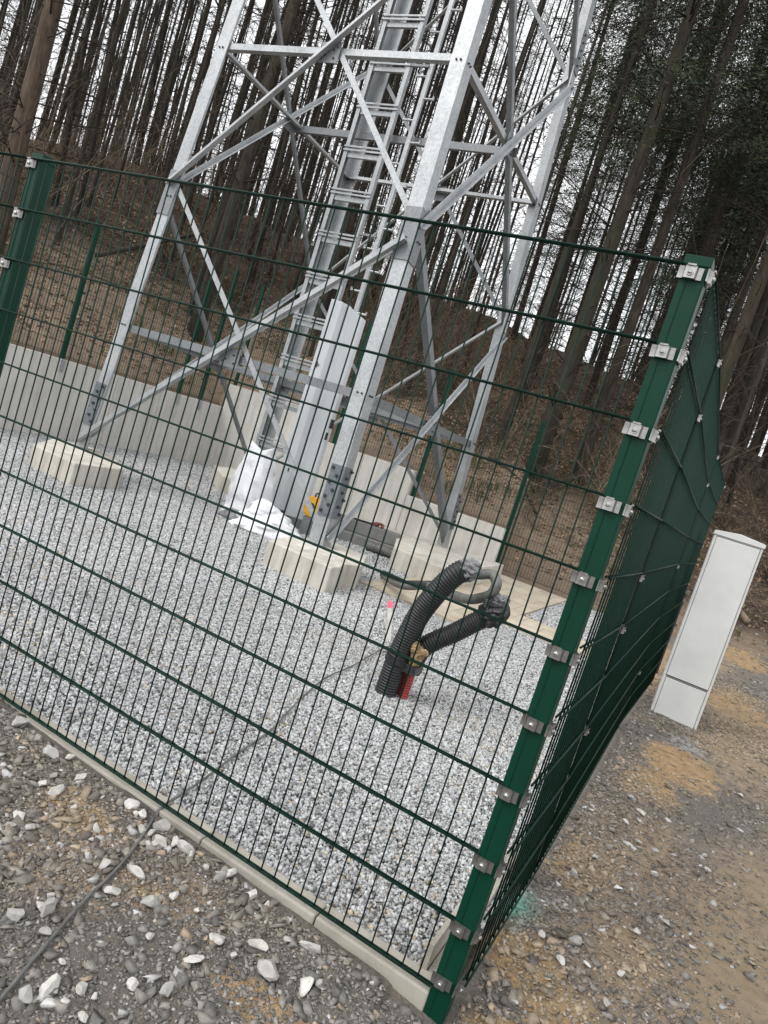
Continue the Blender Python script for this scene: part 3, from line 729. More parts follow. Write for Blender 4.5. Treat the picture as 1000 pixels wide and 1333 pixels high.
# ---- sheet metal cable cover in front of the ladder foot
cv = thing('cable_cover', (-4.65, 6.1, -.05), 'tall folded grey sheet metal cover over the cable riser beside the front leg', 'cable cover')
def cover_mb(poly, z0, tops):
    n = len(poly); return MB().add([(x, y, z0) for x, y in poly] + [(x, y, t) for (x, y), t in zip(poly, tops)], [(i, (i + 1) % n, n + (i + 1) % n, n + i) for i in range(n)] + [tuple(range(n))[::-1], tuple(range(n, 2 * n))])
obj('front_shell', cover_mb([(-4.945, 6.03), (-4.93, 5.985), (-4.755, 5.985), (-4.705, 6.03), (-4.70, 6.14), (-4.945, 6.14)], .14, [2.97, 2.965, 2.955, 2.945, 2.95, 2.975]), 'cover', cv, bevel=.006)
obj('side_shell', cover_mb([(-4.699, 6.05), (-4.63, 6.01), (-4.60, 6.03), (-4.46, 6.10), (-4.44, 6.16), (-4.699, 6.16)], .10, [2.93, 2.92, 2.90, 2.83, 2.82, 2.93]), 'cover', cv, bevel=.006)
obj('foot_frame', MB().box((-4.82, 6.07, .04), (.2, .1, .19)).box((-4.56, 6.09, .02), (.2, .1, .15)), 'galv_dull', cv)
obj('latch', MB().box((-4.85, 5.979, 2.1), (.015, .012, .07)).box((-4.835, 5.972, 2.1), (.04, .01, .015)), 'bolt', cv)
obj('latch', MB().box((-4.79, 5.979, .68), (.015, .012, .05)), 'bolt', cv)
obj('latch', MB().box((-4.425, 6.08, 1.42), (.03, .05, .12)).cyl((-4.43, 6.05, 1.3), (-4.43, 6.05, 1.2), .018, 8), 'black', cv)

# ---- yellow reel by the cover
yr = thing('reel', (-4.25, 5.98, .12), 'small yellow reel with a black hub leaning between cover and front leg', 'reel')
c0 = Vector((-4.245, 5.93, .34)); ang = [2 * math.pi * i / 20 for i in range(20)]
pts = []
for t in ang:
    r = .105 * (1 + .12 * abs(math.sin(2 * t))); pts.append((r * math.cos(t), 1.25 * r * math.sin(t)))
mbm = MB().add([c0 + Vector((x, -.03, y)) for x, y in pts] + [c0 + Vector((x, .03, y)) for x, y in pts], [(i, (i + 1) % 20, 20 + (i + 1) % 20, 20 + i) for i in range(20)] + [tuple(range(20))[::-1], tuple(range(20, 40))])
obj('body', mbm, 'yellow', yr, bevel=.008)
obj('hub', MB().cyl(c0 + Vector((0, -.031, 0)), c0 + Vector((0, -.038, 0)), .05, 20), 'black', yr)
obj('hook', MB().tube([c0 + Vector((0, 0, .12)), c0 + Vector((0, 0, .17)), c0 + Vector((.03, 0, .19)), c0 + Vector((.045, 0, .165))], .011, 8), 'black', yr)
obj('stand', MB().box((-4.245, 5.95, .085), (.12, .12, .23)), 'galv_dull', yr)

# ------------------------------------------------------------------ concrete lengths behind the front leg, shackle, pipe stub
for (p, q, w, h, z, lab) in [((-4.75, 6.62), (-3.38, 7.02), .24, .14, .02, 'lower grey concrete beam lying on the gravel behind the front leg'), ((-4.7, 6.75), (-3.46, 7.10), .2, .17, .178, 'upper grey concrete beam of the two stacked behind the front leg')]:
    t = obj('concrete_beam', MB().bar((p[0], p[1], z), (q[0], q[1], z), w, h), 'greyconc', bevel=.01, loc=(p[0], p[1], z)); tag(t, lab, 'concrete beam')
sh = thing('shackle', (-3.72, 6.98, .27), 'rusty shackle with black strap lying on the upper grey beam', 'shackle')
obj('bow', MB().tube([(-3.76 + .09 * math.cos(t) * .8, 6.98 + .05 * math.sin(t), .29 + .02 * math.sin(t)) for t in [k * .5 for k in range(-1, 9)]], .020, 8), 'rust', sh, True)
obj('pin', MB().cyl((-3.80, 6.92, .285), (-3.80, 7.05, .285), .024, 8), 'rust', sh)
obj('strap', MB().bar((-3.80, 6.96, .285), (-4.10, 6.88, .275), .05, .02), 'black', sh)
t = obj('pipe_stub', MB().tube([(-3.66, 6.62, .03), (-3.22, 6.74, .03)], .062, 16).tube([(-3.58, 6.642, .03), (-3.56, 6.648, .03)], .072, 16), 'cable', smooth=False, loc=(-3.4, 6.7, 0)); tag(t, 'short grey pipe stub lying on the gravel before the stacked grey beams', 'pipe')

# ------------------------------------------------------------------ white sacks
def sack(loc, sx, sy, sz, prof, label, seed, lean=(0, 0), folds=1.0):
    """woven bag lofted from rings: wide rounded foot, flat pinched mouth, creases"""
    nr, na = 46, 72; V = []; F = []
    hs = [p[0] for p in prof]; ws = [p[1] for p in prof]; ts = [p[2] for p in prof]
    for i in range(nr + 1):
        h = i / nr
        for k in range(na):
            a = 2 * math.pi * k / na
            w = np.interp(h, hs, ws) * sx; t = np.interp(h, hs, ts) * sy
            ca, sa = math.cos(a), math.sin(a); ex = .75
            x = math.copysign(abs(ca) ** ex, ca); y = math.copysign(abs(sa) ** ex, sa)
            n1 = float(fbm(math.cos(a) * 1.2 + seed * 3, math.sin(a) * 1.2 + h * 3.4, 1.7, 5)) - .47
            cr = abs(math.sin(h * 7 + 1.7 * math.sin(a * 2 + seed) + 3 * n1)) ** .6
            cr2 = abs(math.sin(a * 4.5 + h * 6 * math.sin(seed) + 4 * n1)) ** .6
            d = folds * (.055 * (cr - .6) + .05 * (cr2 - .6) * (.3 + h) + .22 * n1)
            V.append((x * (w + d * sx * 1.2) + lean[0] * h * h, y * (t + d * sy * 1.1) + lean[1] * h * h, h * sz + sz * .05 * math.sin(a * 2 + seed) * h ** 3 + sz * .05 * n1 * h))
    for i in range(nr):
        for k in range(na): F.append((i * na + k, i * na + (k + 1) % na, (i + 1) * na + (k + 1) % na, (i + 1) * na + k))
    mb = MB().add(V, F); top = [V[nr * na + k] for k in range(na)]; c = (sum(p[0] for p in top) / na, sum(p[1] for p in top) / na, sum(p[2] for p in top) / na - .03 * sz)
    mb.add(top + [c], [(k, (k + 1) % na, na) for k in range(na)])
    me = mesh_of('sack', mb, 'sack', smooth=True); o = bpy.data.objects.new('sack', me); COL.objects.link(o); o.location = loc
    return tag(o, label, 'sack')
s1 = sack((-4.82, 5.38, -.05), .255, .22, .92, [(0, 1.15, 1.05), (.05, 1.16, 1.1), (.14, 1.02, 1), (.35, 1.03, 1.0), (.55, 1.0, .9), (.75, .88, .62), (.9, .76, .36), (1, .84, .24)], 'tall white woven sack standing upright in front of the ladder foot', 1.3, (-.04, .0), 1.25)
s1.rotation_euler.z = R(-14)
s2 = sack((-4.22, 5.04, -.05), .40, .26, .37, [(0, 1.0, .95), (.1, 1.06, 1), (.35, .86, .88), (.65, .55, .62), (.88, .28, .36), (1, .12, .16)], 'slumped white sack lying beside the standing sack against the front footing', 4.1, (-.12, .05), 1.5)
s2.rotation_euler.z = R(28)
t = obj('plastic_sheet', MB().add([(-4.95, 4.98, -.03), (-4.5, 4.86, -.035), (-4.15, 4.72, -.03), (-4.1, 4.95, .06), (-4.5, 5.1, .1), (-4.9, 5.2, .08), (-4.7, 4.9, .015), (-4.3, 4.8, .02)], [(0, 6, 5), (6, 1, 4, 5), (1, 7, 4), (7, 2, 3, 4), (0, 1, 6), (1, 2, 7)]), 'tape_grey', loc=(-4.5, 5, 0))
tag(t, 'crumpled grey plastic sheet spilling under the two white sacks', 'plastic sheet')
sd = t.modifiers.new('thick', 'SOLIDIFY'); sd.thickness = .012

# ------------------------------------------------------------------ conduits and cable loop
def smooth_path(pts, m=10):
    P = [Vector(p) for p in pts]; out = []
    for i in range(len(P) - 1):
        a, b, c, d = P[max(i - 1, 0)], P[i], P[i + 1], P[min(i + 2, len(P) - 1)]
        for k in range(m):
            t = k / m
            out.append(.5 * ((2 * b) + (c - a) * t + (2 * a - 5 * b + 4 * c - d) * t * t + (3 * b - a - 3 * c + d) * t ** 3))
    return out + [P[-1]]
def resample(pts, step):
    out = [pts[0]]; acc = 0
    for a, b in zip(pts, pts[1:]):
        L = (b - a).length
        while acc + L >= step:
            t = (step - acc) / L; a = a + (b - a) * t; out.append(a.copy()); L = (b - a).length; acc = 0
        acc += L
    return out
def corrugated(pts, r, pitch=.0168, depth=.0075, n=20):
    p = resample(smooth_path(pts, 24), pitch / 4)
    rs = [r - depth * (0, .35, 1, .35)[i % 4] for i in range(len(p))]
    return MB().tube(p, rs, n)
c1 = thing('conduit', (-1.07, 2.0, -.05), 'tall black corrugated conduit rising from the gravel and bending over at its taped top', 'conduit')
obj('corrugated_pipe', corrugated([(-1.075, 2.0, -.10), (-1.075, 2.0, .1), (-1.065, 2.0, .25), (-1.03, 2.0, .47), (-.965, 2.0, .65), (-.905, 2.01, .765), (-.865, 2.03, .815)], .068), 'black', c1, True)
def crumple(c, d, r, L, mat, parent, seed, name='taped_end'):
    bm = bmesh.new(); bmesh.ops.create_icosphere(bm, subdivisions=4, radius=1); q = Vector(d).to_track_quat('Z', 'Y'); rr = random.Random(seed)
    ph = [rr.uniform(0, 6) for _ in range(4)]
    for v in bm.verts:
        a = math.atan2(v.co.y, v.co.x); h = v.co.z
        k = 1 + .10 * math.sin(a * 7 + ph[0] + h * 4) + .09 * math.sin(a * 11 + ph[1] - h * 7) + .07 * math.sin(h * 13 + ph[2] + 2 * math.sin(a * 3))
        p = Vector((v.co.x * r * k, v.co.y * r * k, h * L * (1 + .06 * math.sin(a * 5 + ph[3]))))
        v.co = q @ p + Vector(c) - BASE[parent]
    bm.normal_update(); me = bpy.data.meshes.new(name); bm.to_mesh(me); bm.free(); me.materials.append(M[mat])
    o = bpy.data.objects.new(name, me); COL.objects.link(o); o.parent = parent; BASE[o] = BASE[parent]; return o
crumple((-.845, 2.035, .825), (.8, .1, .35), .066, .075, 'tape_grey', c1, 1)
obj('tape_band', MB().tube([(-1.07, 2.0, .20), (-1.072, 2.0, .165)], .0755, 20), 'bag_black', c1)
obj('tape_band', MB().box((-1.01, 2.03, .16), (.16, .12, .05)), 'bag_black', c1)
c2 = thing('conduit', (-1.0, 2.08, -.05), 'black corrugated conduit slanting away with a black bag taped over its end', 'conduit')
obj('corrugated_pipe', corrugated([(-1.0, 2.10, .12), (-.99, 2.09, .22), (-.965, 2.09, .29), (-.905, 2.10, .36), (-.83, 2.12, .43), (-.745, 2.14, .525), (-.675, 2.15, .60)], .060), 'black', c2, True)
crumple((-.655, 2.15, .625), (.55, .05, .6), .078, .10, 'bag_black', c2, 4)
crumple((-.625, 2.17, .70), (.3, .05, .9), .034, .05, 'tape_grey', c2, 7, 'loose_wrap')
rs = thing('conduit', (-1.0, 2.08, -.05), 'short pair of red corrugated conduit stubs at the foot of the black pipes', 'conduit')
obj('corrugated_pipe', corrugated([(-.985, 2.06, -.1), (-.983, 2.06, .0), (-.98, 2.06, .16)], .030, n=14), 'red', rs, True)
obj('corrugated_pipe', corrugated([(-1.035, 2.10, -.1), (-1.033, 2.10, .0), (-1.03, 2.10, .12)], .030, n=14), 'red', rs, True)
fm = thing('foam_plug', (-.965, 2.02, .2), 'clump of brown expanding foam between the two black corrugated conduits', 'foam')
crumple((-.965, 2.01, .235), (.1, 0, 1), .036, .070, 'foam', fm, 11, 'foam_lump'); crumple((-.935, 1.995, .275), (1, 0, .3), .024, .04, 'foam', fm, 12, 'foam_lump'); crumple((-.985, 1.99, .29), (.2, 0, 1), .026, .04, 'foam', fm, 13, 'foam_lump')
lp_ = smooth_path([(-2.60, 4.98, .035), (-2.1, 4.35, .14), (-1.56, 3.6, .381), (-1.089, 2.7, .54), (-.90, 2.38, .602), (-.80, 2.25, .65), (-.715, 2.2, .715), (-.705, 2.21, .785), (-.762, 2.25, .819), (-.82, 2.2, .80), (-.855, 2.08, .805)], 10)
t = obj('cable', MB().tube(lp_, .031, 14), 'cable', smooth=True, loc=(-.8, 2.2, .7)); tag(t, 'thick grey cable looping out of the tall conduit and sagging to the pavers', 'cable')
t = obj('pipe', MB().tube([(-2.62, 5.02, .05), (-2.1, 4.40, .155), (-1.62, 3.70, .36)], .041, 14), 'black', loc=(-2.5, 5, 0), smooth=True); tag(t, 'black insulating sleeve over the far end of the grey cable', 'pipe sleeve')
t = obj('cable', MB().tube(smooth_path([(-.70, 2.22, .72), (-.665, 2.2, .71), (-.64, 2.18, .68), (-.64, 2.16, .65)], 8), .024, 10), 'cable', smooth=True, loc=(-.66, 2.2, .7)); tag(t, 'short grey cable end entering the black taped bag', 'cable')
thin = smooth_path([(-1.50, 3.35, -.02), (-1.47, 2.75, -.022), (-1.39, 2.14, -.022), (-1.36, 1.75, -.024), (-1.28, 1.4, -.024), (-1.21, 1.15, -.02), (-1.12, .84, -.022), (-1.07, .54, -.022), (-1.02, .30, -.02), (-.985, .10, -.016), (-.975, .02, -.018), (-.965, -.03, -.06), (-.93, -.09, -.088), (-.86, -.27, -.088), (-.81, -.45, -.09), (-.75, -.61, -.088), (-.69, -.78, -.09), (-.6, -1.1, -.09)], 8)
for p in thin:
    if p.y < -.05: p.z = float(height(p.x, p.y)) + .012
t = obj('cable', MB().tube(thin, .0047, 8), 'cable', smooth=True, loc=(-1, 0, 0)); tag(t, 'thin dark cable crossing the gravel and the kerb out over the rubble', 'cable')
t = obj('cable', MB().tube(smooth_path([(-1.0, 2.1, .26), (-.98, 2.3, .36), (-.95, 2.6, .36), (-.9, 2.8, .44), (-.86, 2.9, .5)], 8), .004, 6), 'black', smooth=True, loc=(-1, 2, 0)); tag(t, 'thin black wire wandering from the foam plug towards the pavers', 'wire')
st = thing('marker_stake', (-1.6, 3.18, -.05), 'short pale survey stake with a pink painted tip leaning in the gravel', 'stake')
obj('stick', MB().bar((-1.55, 3.02, -.06), (-1.68, 3.16, .17), .035, .02), 'stakewood', st); obj('painted_tip', MB().bar((-1.68, 3.16, .1705), (-1.706, 3.188, .215), .036, .021), 'pink', st)

# ------------------------------------------------------------------ white cabinet
cb = thing('cabinet', (.455, 4.6, -.12), 'tall narrow light grey utility cabinet standing on rubble at the fence end', 'cabinet')
u = Vector((1, .03, 0)).normalized(); v = Vector((-u.y, u.x, 0)); A = Vector((.292, 4.52, 0)); W = .372; Dp = .30
def quad(a0, a1, b0, b1): return [tuple((A + u * a + v * b)[:2]) for a, b in ((a0, b0), (a1, b0), (a1, b1), (a0, b1))]
obj('housing', MB().prism(quad(0, W, .012, Dp), -.25, 1.50), 'cab', cb, bevel=.006)
hood = MB().prism(quad(-.008, W + .008, .001, Dp + .01), 1.50, 1.535)
o_ = len(hood.v); q_ = quad(-.008, W + .008, .001, Dp + .01)
r0, r1 = A + u * (W * .5) + v * .001, A + u * (W * .5) + v * (Dp + .01)
hood.add([(*q_[0], 1.5352), (*q_[1], 1.5352), (*q_[2], 1.5352), (*q_[3], 1.5352), (r0.x, r0.y, 1.558), (r1.x, r1.y, 1.558)], [(0, 1, 4), (1, 2, 5, 4), (2, 3, 5), (3, 0, 4, 5)])
obj('roof', hood, 'cab', cb, bevel=.004)
obj('gap', MB().prism(quad(.018, W - .018, .0095, .013), .262, 1.492), 'cabdark', cb)
obj('door', MB().prism(quad(.022, W - .022, .004, .0115), .272, 1.486), 'cab', cb, bevel=.002)
obj('gap', MB().prism(quad(.022, W - .022, .0092, .0118), -.2, .258), 'cabdark', cb)
obj('plinth_panel', MB().prism(quad(.026, W - .026, .0046, .0116), -.25, .250), 'cab', cb, bevel=.002)
ce = A + u * W * .5 + v * .0046
obj('lock_disc', MB().tube([ce + Vector((0, 0, .10)), ce - v * .004 + Vector((0, 0, .10))], .034, 20), 'cab', cb)
lw_ = obj('marker_post', MB().box((.205, 6.35, .35), (.035, .035, 1.1)), 'black', loc=(.205, 6.35, -.2)); tag(lw_, 'thin black post standing at the fence end behind the cabinet', 'post')
obj('insulator', MB().box((.225, 6.33, .87), (.05, .03, .035)).box((.222, 6.33, .78), (.02, .03, .03)), 'clamp', lw_)

# ------------------------------------------------------------------ trees
def trunk_mb(H, r0, seed, n=8):
    r = random.Random(seed); pts = []; rs = []; x = y = 0
    m = 16; dx, dy = r.uniform(-.012, .012), r.uniform(-.012, .012)
    for i in range(m + 1):
        t = i / m; z = -.5 + t * (H + .5)
        dx += r.uniform(-.004, .004); dy += r.uniform(-.004, .004)
        if i: x += dx * H / m; y += dy * H / m
        pts.append((x, y, z)); rs.append(r0 * ((1 - .82 * t) + .55 * math.exp(-(z + .2) * 2.2 if z > -.2 else 0) * .55))
    return MB().tube(pts, rs, n), pts
def at_h(pts, z):
    for a, b in zip(pts, pts[1:]):
        if a[2] <= z <= b[2]:
            t = (z - a[2]) / (b[2] - a[2]); return Vector(a).lerp(Vector(b), t)
    return Vector(pts[-1])
def branch_mb(pts, H, count, z0, z1, L0, seed, rise=.1, sub=3):
    r = random.Random(seed); mb = MB()
    for i in range(count):
        z = r.uniform(z0, z1); p = at_h(pts, z); a = r.uniform(0, 6.283); L = L0 * r.uniform(.35, 1.25)
        d = Vector((math.cos(a), math.sin(a), rise + r.uniform(-.35, .45))).normalized()
        ps = [p]
        for k in range(4):
            d = (d + Vector((r.uniform(-.22, .22), r.uniform(-.22, .22), r.uniform(-.20, .12)))).normalized(); ps.append(ps[-1] + d * L / 4)
        w = .006 + .010 * L / L0
        mb.tube(ps, [w * 1.3, w, w * .8, w * .5, w * .25], 3, False)
        for k in range(sub):
            q = ps[r.randint(1, 4)]; e = (d + Vector((r.uniform(-.9, .9), r.uniform(-.9, .9), r.uniform(-.5, .6)))).normalized(); l = L * r.uniform(.2, .5)
            m_ = q + e * l * .5; e2 = (e + Vector((r.uniform(-.4, .4), r.uniform(-.4, .4), r.uniform(-.4, .3)))).normalized()
            mb.tube([q, m_, m_ + e2 * l * .5], [w * .5, w * .4, w * .2], 3, False)
    return mb
def crown_arrays(pts, H, z0, seed, whorls, per, Lmax, dens):
    r = np.random.default_rng(seed); V = []; 
    for w in range(whorls):
        t = w / (whorls - 1); z = z0 + (H - z0) * t
        L = Lmax * (1 - t) ** .7 * (.55 + .6 * r.random()) * (1 if t > .15 else .55 + 3 * t)
        for k in range(per):
            if r.random() < .12: continue
            a = r.random() * 6.283; p = np.array(at_h(pts, min(z + r.uniform(-.3, .3), H))); l = L * r.uniform(.55, 1.15) + .25
            m = int(dens * l) + 4
            s = r.random(m) ** .7
            base = p + np.stack([np.cos(a) * l * s, np.sin(a) * l * s, -.20 * l * s ** 2 + .10 * l * s], 1)
            side = (r.random(m) - .5) * (.25 + .5 * s) * min(l, 2.2) * .9
            pos = base + np.stack([-np.sin(a) * side, np.cos(a) * side, -np.abs(side) * .35 + r.normal(0, .05, m)], 1)
            ang = a + np.sign(side) * r.uniform(.3, 1.2, m); ln = r.uniform(.07, .20, m); wd = r.uniform(.008, .019, m)
            d = np.stack([np.cos(ang), np.sin(ang), r.uniform(-.7, .15, m)], 1); d /= np.linalg.norm(d, axis=1)[:, None]
            q = np.cross(d, r.normal(size=(m, 3))); q /= np.linalg.norm(q, axis=1)[:, None]
            d *= ln[:, None]; q *= wd[:, None]
            V.append(np.stack([pos - q * .4, pos + d * .5 - q, pos + d, pos + d * .5 + q], 1))
    V = np.concatenate(V); n = len(V)
    return V.reshape(-1, 3), np.arange(n * 4).reshape(n, 4)
def crown_mesh(mb, *a):
    V, F = crown_arrays(*a); bv = np.array(mb.v); bf = np.array(mb.f)      # dead boughs and needle sprays
    me = bpy.data.meshes.new('crown'); fill(me, np.concatenate([V, bv]), np.concatenate([F, bf + len(V)]))
    me.materials.append(M['needles']); me.materials.append(M['twig'])
    me.polygons.foreach_set('material_index', np.repeat([0, 1], [len(F), len(bf)]).astype(np.int32)); return me
TV = []
for i in range(6):
    H = [24, 26, 22, 25, 23, 27][i]
    tm, pts = trunk_mb(H, .17, 40 + i)
    bmb = branch_mb(pts, H, 135, 1.2, 17, 1.6, 70 + i, sub=4)
    tv = dict(H=H, trunk=mesh_of('trunk', tm, 'bark', smooth=True), pts=pts)
    tv['high'] = crown_mesh(bmb, pts, H, 15.5, 5 + i, 20, 6, 2.6, 24)
    TV.append(tv)
LOW = []
for i in range(4):
    H = [22, 24, 20, 23][i]; tm, pts = trunk_mb(H, .19, 140 + i)
    LOW.append(dict(H=H, trunk=mesh_of('trunk', tm, 'bark', smooth=True), high=crown_mesh(branch_mb(pts, H, 60, 1.2, 10, 1.9, 170 + i), pts, H, [5.6, 7.5, 6.4, 4.6][i], 25 + i, 46, 8, 3.5, 56), pts=pts))
def add_child(me, parent, name):
    o = bpy.data.objects.new(name, me); COL.objects.link(o); o.parent = parent; return o
def polar(azd, D): return CX + D * math.cos(R(azd)), CY + D * math.sin(R(azd))
PL = []
def tree(azd, D, tv, s, label, group, mat=None, name='tree', crown=True, lean=.02, sxy=None):
    x, y = polar(azd, D); PL.append((x, y))
    t = thing(name, (x, y, float(height(x, y))), label, 'tree', group)
    t.rotation_euler = (random.gauss(0, lean), random.gauss(0, lean), random.uniform(0, 6.28))
    k = sxy or s
    t.scale = (k, k, s)
    a = add_child(tv['trunk'], t, 'trunk')
    if mat:
        a.material_slots[0].link = 'OBJECT'; a.material_slots[0].material = M[mat]
    if crown: add_child(tv['high'], t, 'crown')
    return t
def free(azd, D, d=.75):
    x, y = polar(azd, D); return all((x - a) ** 2 + (y - b) ** 2 > d * d for a, b in PL)
# trees one can point at
tree(147.3, 15.6, TV[0], 1.0, 'pale brown spruce trunk rising beside the square green post at the picture edge', None, 'bark_pale', 'spruce_tree', sxy=1.05, lean=.005)
tree(104.3, 15.8, TV[1], 1.0, 'thick dark trunk standing alone before the wood between tower and corner post', None, 'bark_moss', 'tree', sxy=1.12, lean=.004)
tree(93.4, 16.5, TV[3], 1.0, 'mossy greenish trunk just beyond the clamped corner post', None, 'bark_moss', 'tree', sxy=.95, lean=.006)
tree(97.2, 19, TV[2], 1.0, 'pale reddish trunk above the green corner post', None, 'bark_pale', 'tree', sxy=.8, lean=.006)
tree(133.0, 17.0, TV[4], 1.0, 'thick dark trunk between the outer tower leg and the ladder', None, None, 'tree', sxy=1.0, lean=.006)
n_t = 0; tries = 0
while n_t < 285 and tries < 6000:
    tries += 1
    azd = random.uniform(84, 152); D0 = float(az_bound(np.array(R(azd)))); D = D0 + 3.4 + 31 * random.random()
    if D0 > 13.5 and azd < 92: D = max(D, 17)
    if not free(azd, D, .7) or (azd < 118 and random.random() < .22): continue
    n_t += 1
    if azd < 110 and random.random() < .62:
        if D < D0 + 4: D += 2
        tree(azd, D, random.choice(LOW), random.uniform(.85, 1.1), 'dark conifer with low green boughs in the wood behind the corner post', 'low-branched conifers behind the corner post', None, 'conifer_tree', sxy=random.uniform(.42, .78))
    else:
        tree(azd, D, random.choice(TV), random.uniform(.85, 1.12), 'bare dark tree trunk of the dense wood on the slope', 'bare trunks of the wood on the slope', None, 'tree', sxy=.25 + .42 * random.random() ** 2.0, lean=.034)
# thin bare saplings and cane shrubs under the trees
def shrub_mb(seed, n, Hh, spread):
    r = random.Random(seed); mb = MB()
    for i in range(n):
        a = r.uniform(0, 6.283); p = Vector((r.gauss(0, .18), r.gauss(0, .18), -.1)); L = Hh * r.uniform(.45, 1.15)
        d = Vector((math.cos(a) * spread * r.random(), math.sin(a) * spread * r.random(), 1)).normalized(); ps = [p]
        out = Vector((math.cos(a), math.sin(a), 0)); droop = r.uniform(0, .34)
        for k in range(7):
            d = (d + out * droop * .35 - Vector((0, 0, droop * .30)) + Vector((r.uniform(-.09, .09), r.uniform(-.09, .09), 0))).normalized(); ps.append(ps[-1] + d * L / 7)
        w = r.uniform(.005, .012); mb.tube(ps, [w * (1 - .12 * k) for k in range(8)], 4, False)
        for k in range(4):
            q = ps[r.randint(2, 7)]; e = (d + Vector((r.uniform(-1, 1), r.uniform(-1, 1), r.uniform(-.3, .8)))).normalized(); l = L * r.uniform(.1, .3)
            mb.tube([q, q + e * l * .5, q + (e + Vector((0, 0, -.2))).normalized() * l], [w * .5, w * .4, w * .2], 3, False)
    return mb
SH = [mesh_of('shrub', shrub_mb(300 + i, 22, [2.2, 1.6, 2.8, 1.3][i], .9), 'cane' if i != 3 else 'twig') for i in range(4)]
for i in range(105):
    azd = random.uniform(84, 152); D0 = float(az_bound(np.array(R(azd)))); D = D0 + random.uniform(3.4, 13)
    if azd > 120: D = D0 + random.uniform(5.2, 13)
    x, y = polar(azd, D)
    o = bpy.data.objects.new('shrub', SH[i % 4]); COL.objects.link(o); o.location = (x, y, float(height(x, y))); o.rotation_euler.z = random.uniform(0, 6.28); s = random.uniform(.6, 1.2); o.scale = (s, s, s)
    tag(o, 'leafless tangled shrub of thin canes under the trees on the slope', 'shrub', 'bare shrubs under the trees')
SAP = [mesh_of('sapling', shrub_mb(400 + i, 9, [5.5, 4.2, 6.5][i], .55), ['cane', 'twig', 'cane'][i]) for i in range(3)]
for i in range(80):
    azd = random.uniform(84, 152) if i % 3 == 0 else random.uniform(112, 151); D0 = float(az_bound(np.array(R(azd)))); D = D0 + random.uniform(4, 16)
    x, y = polar(azd, D)
    o = bpy.data.objects.new('sapling', SAP[i % 3]); COL.objects.link(o); o.location = (x, y, float(height(x, y))); o.rotation_euler.z = random.uniform(0, 6.28); s = random.uniform(.7, 1.3); o.scale = (s, s, s)
    tag(o, 'clump of tall thin leafless saplings bending between the trunks on the slope', 'sapling', 'bare saplings between the trunks')
# fallen branches and logs
for i, (az1, d1, az2, d2, r_, lab) in enumerate([(141, 16.5, 134.5, 18.5, .05, 'long fallen dead pole leaning across the trunks above the outer leg'), (146, 15.5, 139, 16.8, .03, 'thin fallen branch arching low behind the square green post'), (88.2, 15.2, 86.2, 15.0, .075, 'short brown log lying on the soil bank beyond the cabinet'), (108, 15.5, 103, 14.6, .03, 'thin fallen branch on the slope under the thick trunk'), (124, 15, 117, 16, .035, 'broken pole lying on the leaf litter behind the ladder')]):
    a, b = polar(az1, d1), polar(az2, d2)
    za, zb = float(height(*a)) + r_ * .7, float(height(*b)) + r_ * .7
    if i == 0: za += .4; zb += 1.6
    m_ = ((a[0] + b[0]) / 2, (a[1] + b[1]) / 2); zm = max((za + zb) / 2, float(height(*m_)) + r_) + (.12 if i == 1 else 0)
    t = obj('fallen_branch' if i != 2 else 'log', MB().tube(smooth_path([(*a, za), (*m_, zm), (*b, zb)], 6), r_, 8), 'twig' if i not in (2, 1) else 'cane', loc=(*a, za), smooth=True); tag(t, lab, 'branch' if i != 2 else 'log')
# brushwood lying over the slope, grass tufts, and the thin trunks of the wood far beyond the crest
def brush():
    mb = MB(); r = random.Random(77)
    for i in range(1900):
        azd = r.uniform(84, 152); D0 = float(az_bound(np.array(R(azd)))); lo = 2.0 if azd < 118 else 4.2
        D = D0 + lo + 10 * r.random() ** 1.3; x, y = polar(azd, D); a = r.uniform(0, 6.283); L = r.uniform(.3, 1.7); up = r.uniform(-.05, .5) if r.random() < .5 else r.uniform(-.05, .1)
        z = float(height(x, y)) + .03; d = Vector((math.cos(a), math.sin(a), up)); q = Vector((x, y, z)); ps = [q]
        for k in range(3):
            d = (d + Vector((r.uniform(-.25, .25), r.uniform(-.25, .25), r.uniform(-.2, .12)))).normalized(); ps.append(ps[-1] + d * L / 3)
        for k in range(1, 4): ps[k].z = max(ps[k].z, float(height(ps[k].x, ps[k].y)) + .015)
        w = r.uniform(.004, .011); mb.tube(ps, [w, w * .9, w * .7, w * .4], 4, False)
    return mb
tag(obj('brushwood_litter', brush(), 'cane'), kind='stuff')
def tufts():
    mb = MB(); r = random.Random(78)
    for i in range(420):
        azd = r.uniform(84, 152); D0 = float(az_bound(np.array(R(azd)))); D = D0 + .6 + 7 * r.random(); x, y = polar(azd, D)
        if float(fbm(x, y, .9)) < .5: continue
        z = float(height(x, y))
        for k in range(26):
            a = r.uniform(0, 6.283); px, py = x + r.gauss(0, .16), y + r.gauss(0, .16); L = r.uniform(.10, .30); w = .006
            t = Vector((math.cos(a), math.sin(a), 0)); b = Vector((px, py, z - .02)); m_ = b + t * L * .25 + Vector((0, 0, L * .7)); e = b + t * L * .7 + Vector((0, 0, L * .8)); n_ = Vector((-t.y, t.x, 0)) * w
            mb.add([b - n_, b + n_, m_ + n_ * .8, m_ - n_ * .8, e], [(0, 1, 2, 3), (3, 2, 4)])
    return mb
M['grass'] = simple('winter grass', (.035, .045, .016), (.10, .10, .045), 3, .8, 0, 0)
tag(obj('grass', tufts(), 'grass'), kind='stuff')
